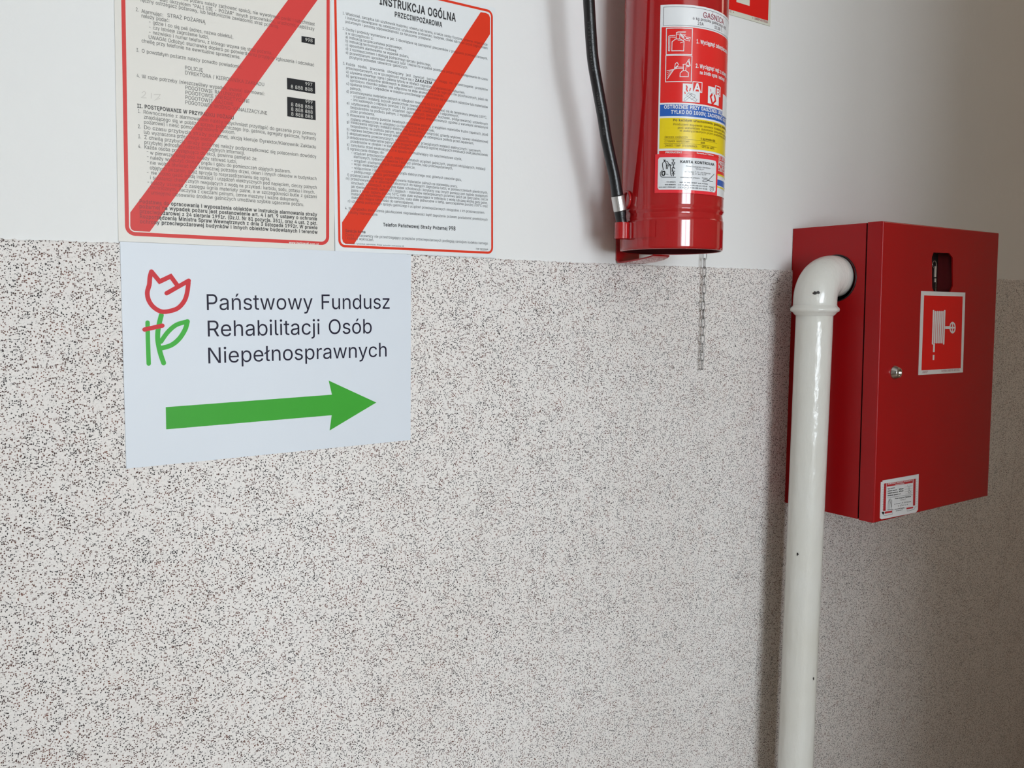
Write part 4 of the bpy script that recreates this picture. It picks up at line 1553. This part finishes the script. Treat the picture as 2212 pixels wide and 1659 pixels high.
mk('pipe_hole_grommet', *tube(ringp, .0011, 8, cap=False), m_rubber, parent=CAB, smooth=True)
# door: a shell with an opening for the key window
kw = [tuple(WX_) for WX_ in [W(*q, DF) for q in ((2020, 545), (2054, 546.5), (2061.5, 556), (2061, 618), (2053, 634), (2022, 634), (2016, 622), (2016, 556))]]
kw = [(p[0], p[2]) for p in kw]
out = [(CX0, CZ1), (CX1, CZ1), (CX1, CZ0), (CX0, CZ0)]
bm = bmesh.new()
R_ = .004
orr = rrect(CX0, CX1, CZ0, CZ1, .0012, 2)
def door_mesh():
    bm = bmesh.new()
    # front face ring between the rounded outer outline and the opening
    o_pts = []
    Nn = 16
    # outer: 16 points matched to an octagon of 8 corners
    cxk = sum(p[0] for p in kw) / 8; czk = sum(p[1] for p in kw) / 8
    outl = [(CX0, CZ1), (cxk, CZ1), (CX1, CZ1), (CX1, czk), (CX1, CZ0), (cxk, CZ0), (CX0, CZ0), (CX0, czk)]
    kk = kw[:]        # TL-ish, TR-ish, right-up, right-down, BR, BL, left-down, left-up
    ang = lambda p: math.atan2(p[1] - czk, p[0] - cxk)
    inner = sorted(kk, key=ang); outer = sorted(outl, key=ang)
    e = .0028
    def shr(p): return (min(max(p[0], CX0 + e), CX1 - e), min(max(p[1], CZ0 + e), CZ1 - e))
    # inner corners sorted by angle, outer points likewise: pair corner regions by quads and tris
    vi = [bm.verts.new((p[0], -DF, p[1])) for p in inner]
    vo = [bm.verts.new((shr(p)[0], -DF, shr(p)[1])) for p in outer]
    rows = []
    for k_ in (1, 2, 3, 4):
        t = math.radians(18 * k_)
        ins, dep = e * (1 - math.sin(t)), e * (1 - math.cos(t))
        rows.append([bm.verts.new((min(max(p[0], CX0 + ins), CX1 - ins), -DF + dep, min(max(p[1], CZ0 + ins), CZ1 - ins))) for p in outer])
    vs = [bm.verts.new((p[0], -DF + e, p[1])) for p in outer]
    vb = [bm.verts.new((p[0], -DB, p[1])) for p in outer]
    vib = [bm.verts.new((p[0], -DF + .0025, p[1])) for p in inner]
    n_ = 8
    # choose rotation so that pairing distances are least
    best = min(range(n_), key=lambda r: sum(abs(ang(inner[i]) - ang(outer[(i + r) % n_])) for i in range(n_)))
    for i in range(n_):
        j = (i + 1) % n_
        a, b = (i + best) % n_, (j + best) % n_
        bm.faces.new((vi[i], vi[j], vo[b], vo[a]))
        for A, B in list(zip([vo] + rows, rows + [vs])) + [(vs, vb)]:
            bm.faces.new((A[a], A[b], B[b], B[a]))
        bm.faces.new((vi[j], vi[i], vib[i], vib[j]))
    bm.faces.new([vb[(i + best) % n_] for i in range(n_)])
    bmesh.ops.recalc_face_normals(bm, faces=bm.faces[:])
    return bm


# back of the door must be open behind the key window: a shallow pocket closes it
dbm = door_mesh()
DOOR = from_bm('door', tiltbm(dbm), m_cab, parent=CAB, smooth=False)
for p_ in DOOR.data.polygons:
    p_.use_smooth = False
kx0, kx1 = min(p[0] for p in kw) - .001, max(p[0] for p in kw) + .001
kz0, kz1 = min(p[1] for p in kw) - .001, max(p[1] for p in kw) + .001
pk = -DB - .0004
V, F = box_vf(kx0, kx1, -DF + .0025, pk, kz0, kz1)
F = [F[0], F[1], F[3], F[4], F[5]]
V = [tiltv(q) for q in V]
mk('key_pocket', V, F, mat('pocket_shade_red', (.12, .008, .01), .5), parent=DOOR)  # darker red than the door: recess shade put into the colour
mk('key_window_pane', *(lambda q: ([tiltv((x, -DF + .0015, z)) for x, z in q], [tuple(range(8))]))(kw), m_glass, parent=DOOR)
# near-black slab standing in for the shade in the gap between door and body
v, f = box_vf(CX0 + .003, CX1 - .003, -DB - .0005, -DB + .004, CZ0 + .003, CZ1 - .003)
mk('gap_shade', [tiltv(q) for q in v], f, m_gap, parent=CAB)
# key behind the pane
kzc = W(2028, 580, DF - .008)
parts = [box_vf(kzc.x - .0022, kzc.x + .0018, -DF + .010, -DF + .012, W(2031, 598, DF).z, W(2029, 574, DF).z),
         box_vf(kzc.x - .001, kzc.x + .0022, -DF + .010, -DF + .012, W(2031, 609, DF).z, W(2031, 601, DF).z)]
kr = [Vector((kzc.x - .004 + .0062 * math.cos(t * math.pi / 8), -DF + .011, W(2024, 570, DF).z + .0062 * math.sin(t * math.pi / 8))) for t in range(17)]
v, f = join_vf(parts)
KEY = mk('key', [tiltv(q) for q in v], f, mat('nickel_key', (.72, .66, .60), .35, metal=.4), label=None)
tag(KEY, 'small spare key behind the pane of the red cabinet door', 'key')
v, f = tube(kr, .0007, 8, cap=False)
mk('bow', [tiltv(q) for q in v], f, m_chrome, parent=KEY, smooth=True)
v, f = join_vf([tube([Vector((kzc.x + .001, -DF + .010, z_)) for z_ in (W(2031, 609, DF).z - i * .0032, W(2031, 609, DF).z - (i + .8) * .0032)], .0009 - .0002 * (i % 2), 6) for i in range(6)])
mk('key_chain', [tiltv(q) for q in v], f, m_chrome, parent=KEY)
# lock
lk = W(1932, 804.5, DF)
LK = tiltv((lk.x, -DF, lk.z))


def disc_y(c, prof, n=32):
    V, F = [], []
    for r, o_ in prof:
        for i in range(n):
            a = 2 * math.pi * i / n
            V.append((c.x + r * math.cos(a), c.y - o_, c.z + r * math.sin(a)))
    for k_ in range(len(prof) - 1):
        for i in range(n):
            j = (i + 1) % n
            F.append((k_ * n + i, k_ * n + j, (k_ + 1) * n + j, (k_ + 1) * n + i))
    F.append(tuple(range((len(prof) - 1) * n, len(prof) * n)))
    return V, F


lc = LK
LOCK = mk('lock', *disc_y(lc, [(.0118, 0), (.0118, .001), (.0108, .0028), (.0085, .0085), (.0075, .0095), (.0050, .0095), (.0047, .0060)]), m_chrome, parent=CAB, smooth=True)
mk('key_slot', *box_vf(lc.x - .0008, lc.x + .0008, lc.y - .0066, lc.y - .0055, lc.z - .0032, lc.z + .0032), m_ink, parent=LOCK)

# hose reel sign on the door
o5 = DF + .0008
def tf(off):
    return lambda a, b, e=0.0: tiltv((a, -off - e, b))


def dpx(q, conv=None):
    # where a place in view meets the tilted door face
    x, y = conv(*q) if conv else q
    d = ray(x, y)
    p = W(x, y, DF)
    for _ in range(4):
        off = DF + (cz - p.z) * math.tan(TILT)
        p = W(x, y, off)
    return (p.x, p.z)


C8 = lambda x, y: (x / 4.147 + 1680, y / 4.147 + 460)


def tsheet(pts, off0, off1):
    v, f = sheet_vf(pts, off0, off1)
    return [tiltv(q) for q in v], f


SGH = mk('hose_reel_sign', *tsheet([dpx(q, C8) for q in ((1283, 700), (1677, 713), (1655, 1428), (1257, 1452))], DF + .0001, o5), m_pict_white)
tag(SGH, 'red and white hose reel sign stuck on the red cabinet door', 'sign')
mk('red_field', *poly_vf([dpx(q, C8) for q in ((1307, 738), (1653, 748), (1635, 1390), (1283, 1410))], tf(o5 + PT)), m_pict_red, parent=SGH)
parts = []
for i in range(7):
    xa = 1385 + i * 16.6
    xb = xa + 13.2
    t0, t1_ = (868, 1180) if i in (0, 6) else (876, 1170)
    sh_ = -10
    pts_ = [dpx(q, C8) for q in ((xa, t0 + 5), (xa + 6.5, t0), (xb, t0 + 5), (xb + sh_, t1_ - 5), (xb + sh_ - 6.5, t1_), (xa + sh_, t1_ - 5))]
    parts.append(poly_vf(pts_, tf(o5 + 2 * PT)))
parts.append(poly_vf([dpx(q, C8) for q in ((1388, 1170), (1403, 1170), (1401, 1246), (1385, 1246))], tf(o5 + 2 * PT)))
parts.append(poly_vf([dpx(q, C8) for q in ((1384, 1272), (1399, 1272), (1397, 1317), (1383, 1317))], tf(o5 + 2 * PT)))
parts.append(poly_vf([dpx(q, C8) for q in ((1494, 1014), (1536, 1014), (1536, 1040), (1494, 1040))], tf(o5 + 2 * PT + .00012)))
oc = [dpx((1561 + 28 * math.cos(t * math.pi / 16), 1027 + 52 * math.sin(t * math.pi / 16)), C8) for t in range(32)]
ic = [dpx((1561 + 18.5 * math.cos(t * math.pi / 16), 1027 + 37 * math.sin(t * math.pi / 16)), C8) for t in range(32)]
parts.append(ring_vf(oc, ic, tf(o5 + 2 * PT)))
parts.append(poly_vf([dpx(q, C8) for q in ((1557, 985), (1566, 985), (1564, 1070), (1555, 1070))], tf(o5 + 2 * PT + .00004)))
parts.append(poly_vf([dpx(q, C8) for q in ((1536, 1020), (1586, 1020), (1585, 1036), (1535, 1036))], tf(o5 + 2 * PT + .00008)))
mk('hose_reel_symbol', *join_vf(parts), m_pict_white, parent=SGH)
parts = []
for s, a, b in (('ANROP', (1291, 1437), (1340, 1432)), ('Certyfikat CNBOP Nr 400/2001', (1460, 1424), (1625, 1413))):
    A, B = dpx(a, C8), dpx(b, C8)
    parts.append(text_vf(s, A[0], A[1], B[0], .0038 / CAP, tf(o5 + PT), 0, 1, 0, (B[1] - A[1]) / (B[0] - A[0])))
mk('printed_text', *join_vf(parts), m_lab_maroon, parent=SGH)['kind'] = 'stuff'

# service card low on the door
K2 = lambda x, y: (x / 12.76 + 1880, y / 12.76 + 1010)
SGC = mk('service_card', *tsheet([dpx(q, K2) for q in ((285, 398), (330, 388), (332, 355), (1325, 180), (1300, 1160), (1250, 1235), (300, 1425), (258, 1395))], DF + .0001, o5), m_lab_white)
tag(SGC, 'small white inspection card with red frame near the lower edge of the cabinet door', 'sticker')
kp = lambda pts: poly_vf([dpx(q, K2) for q in pts], tf(o5 + PT))
mk('red_frame', *join_vf([kp([(365, 440), (432, 428), (408, 1190), (338, 1200)]), kp([(445, 432), (1160, 318), (1158, 420), (440, 525)]),
                          kp([(1175, 312), (1240, 302), (1222, 1040), (1162, 1050)]), kp([(385, 1215), (590, 1180), (588, 1235), (382, 1272)]), kp([(985, 1105), (1170, 1075), (1168, 1118), (983, 1150)])]), mat('card_red', (.50, .02, .03), .4), parent=SGC)
kt = lambda s, a, b, cp_, bold=0: text_vf(s, *dpx(a, K2), dpx(b, K2)[0], cp_ / 12.76 * .00072 / CAP, tf(o5 + 2 * PT), bold, 1, 0, (dpx(b, K2)[1] - dpx(a, K2)[1]) / (dpx(b, K2)[0] - dpx(a, K2)[0]))
mk('card_heading', *join_vf([kt('KONTROLA BIEŻĄCA HYDRANTU', (470, 470), (1140, 365), 38, 1), kt('WEWNĘTRZNEGO', (670, 485), (920, 445), 26, 1)]), m_lab_white, parent=SGC)
ks = lambda p, w_=.35: stroke_vf([dpx(q, K2) for q in p], w_ / 1000, tf(o5 + 2 * PT), caps=False)
parts = [kt('Typ zaworu', (460, 600), (665, 565), 34, 1), kt('Ciśnienie statyczne', (462, 665), (725, 622), 34, 1), kt('MPa/bar', (780, 610), (905, 590), 34, 1), kt('Ciśnienie dynamiczne', (460, 725), (750, 680), 34, 1), kt('MPa/bar', (780, 668), (905, 648), 34, 1),
         kt('Wydajność (pomiar) 1.0', (460, 788), (815, 735), 34, 1), kt('Firma Usługowo-Handlowa', (665, 870), (1105, 805), 34, 1), kt('"TOTALIT"', (795, 912), (970, 885), 34), kt('ul. Turowa 7, 35-205 Rzeszów', (645, 1022), (1108, 945), 34), kt('tel. 17 863 44 99', (745, 1070), (1018, 1030), 36),
         kt('konserwator sprzętu', (665, 1155), (925, 1110), 20, 1), kt('Wojciech', (690, 1200), (885, 1165), 20, 1),
         ks([(440, 832), (1150, 735)], .3), ks([(600, 1165), (985, 1105)], .3), ks([(815, 1110), (850, 1000)], .3), ks([(1010, 470), (1040, 600), (1030, 690), (1110, 700)], .45), ks([(1075, 460), (1060, 640), (1110, 660)], .45),
         ks([(455, 1165), (600, 1150)], .8), ks([(470, 1140), (480, 960), (500, 860), (540, 960), (560, 1130)], .6), ks([(500, 1140), (520, 940), (545, 850)], .5), ks([(580, 880), (575, 1090)], 1.0),
         ks([(600, 1165), (598, 1275), (390, 1325), (330, 1290), (310, 1250)], .4), ks([(990, 1170), (1010, 1200), (1190, 1150), (1235, 1060)], .5)]
for i in range(5):
    parts.append(ks([(930, 545 + i * 65 - 10), (1150, 505 + i * 65 - 10)], .2))
for i in range(12):
    y = 470 + i * 68
    parts.append(ks([(315, y), (345, y - 4)], .25)); parts.append(ks([(1245, y - 150), (1275, y - 154)], .25))
    parts.append(ks([(375, y), (395, y + 20)], .4)); parts.append(ks([(1200, y - 140), (1215, y - 120)], .4))
parts += [kp([(300, 1225), (370, 1215), (360, 1290), (315, 1270)])]
mk('card_print', *join_vf(parts), m_ink, parent=SGC)['kind'] = 'stuff'

# ------------------------------------------------------------------ pipe
PO = .089
pc = W(1760, 690, PO)
PX = pc.x - .001
pr_ = .0300
z_col = W(1760, 668, PO).z
PIPE = empty('riser_pipe', (PX, -PO, 0), 'white painted steel riser pipe entering the red cabinet from the left', 'pipe')
lean = (W(1718.5, 1659, PO).x - W(1760.5, 680, PO).x)
z_b = W(1718.5, 1659, PO).z
pth = [Vector((PX, -PO, z_col)), Vector((PX + lean * .5, -PO, (z_col + z_b) / 2)), Vector((PX + lean, -PO, z_b)), Vector((PX + lean * (z_col) / (z_col - z_b), -PO, 0))]
pp = []
for a, b in zip(pth, pth[1:]):
    for i in range(16): pp.append(a.lerp(b, i / 16))
pp.append(pth[-1])
mk('pipe_run', *tube(pp, pr_, 48), m_pipe, parent=PIPE, smooth=True)
# elbow: socket with a beaded rim, bend into the side of the cabinet
er = .0352
zc2 = HZ
bend = .040
path = [Vector((PX, -PO, z_col - .001)), Vector((PX, -PO, z_col + .012))]
c0 = Vector((PX + bend, -HOFF, zc2 - bend))
zs = c0.z
path += [Vector((PX, -PO, z_col + .012 + (zs - z_col - .012) * t)) for t in (.5, 1.0)] if zs > z_col + .014 else []
for i in range(1, 17):
    a = math.pi - (math.pi / 2) * i / 16
    path.append(Vector((c0.x + bend * math.cos(a), -PO + (PO - HOFF) * i / 16, c0.z + bend * math.sin(a))))
path.append(Vector((CX0 + .014, -HOFF, zc2)))
mk('elbow', *tube(path, [er] * len(path), 48), m_pipe, parent=PIPE, smooth=True)
ringprof = [(.0302, -.011), (.0340, -.0075), (.0350, -.0055), (.0388, -.0035), (.0398, -.0005), (.0388, .0025), (.0362, .0045), (.0352, .007)]
mk('elbow_rim', *lathe([(r, z_col + z) for r, z in ringprof], (PX, -PO), 64), m_pipe, parent=PIPE, smooth=True)
# paint chips
parts = []


def chip(px, py, rx, ry, R=er, zz_=None, seed=0):
    rnd = random.Random(seed)
    c = (PX + (lean * (z_col - W(px, py, PO).z) / (z_col - z_b) if zz_ is None and R < .033 else 0), -PO)
    V = []
    for t in range(14):
        a = 2 * math.pi * t / 14
        k_ = .65 + .45 * rnd.random()
        th_, z_ = cyl_hit(px + rx * k_ * math.cos(a), py + ry * k_ * math.sin(a), c, R)
        V.append((c[0] + (R + .0004) * math.cos(th_), c[1] + (R + .0004) * math.sin(th_), z_))
    return V, [tuple(range(14))]


parts = [chip(1760, 633, 4.5, 4.2, seed=1), chip(1767.5, 632, 5, 4, seed=4), chip(1723, 1197, 2.2, 4, pr_, seed=2), chip(1757, 1466, 1.8, 3.5, pr_ * .999, seed=3)]
for v, f in parts:
    mk('paint_chip', v, f, m_chip, parent=PIPE)
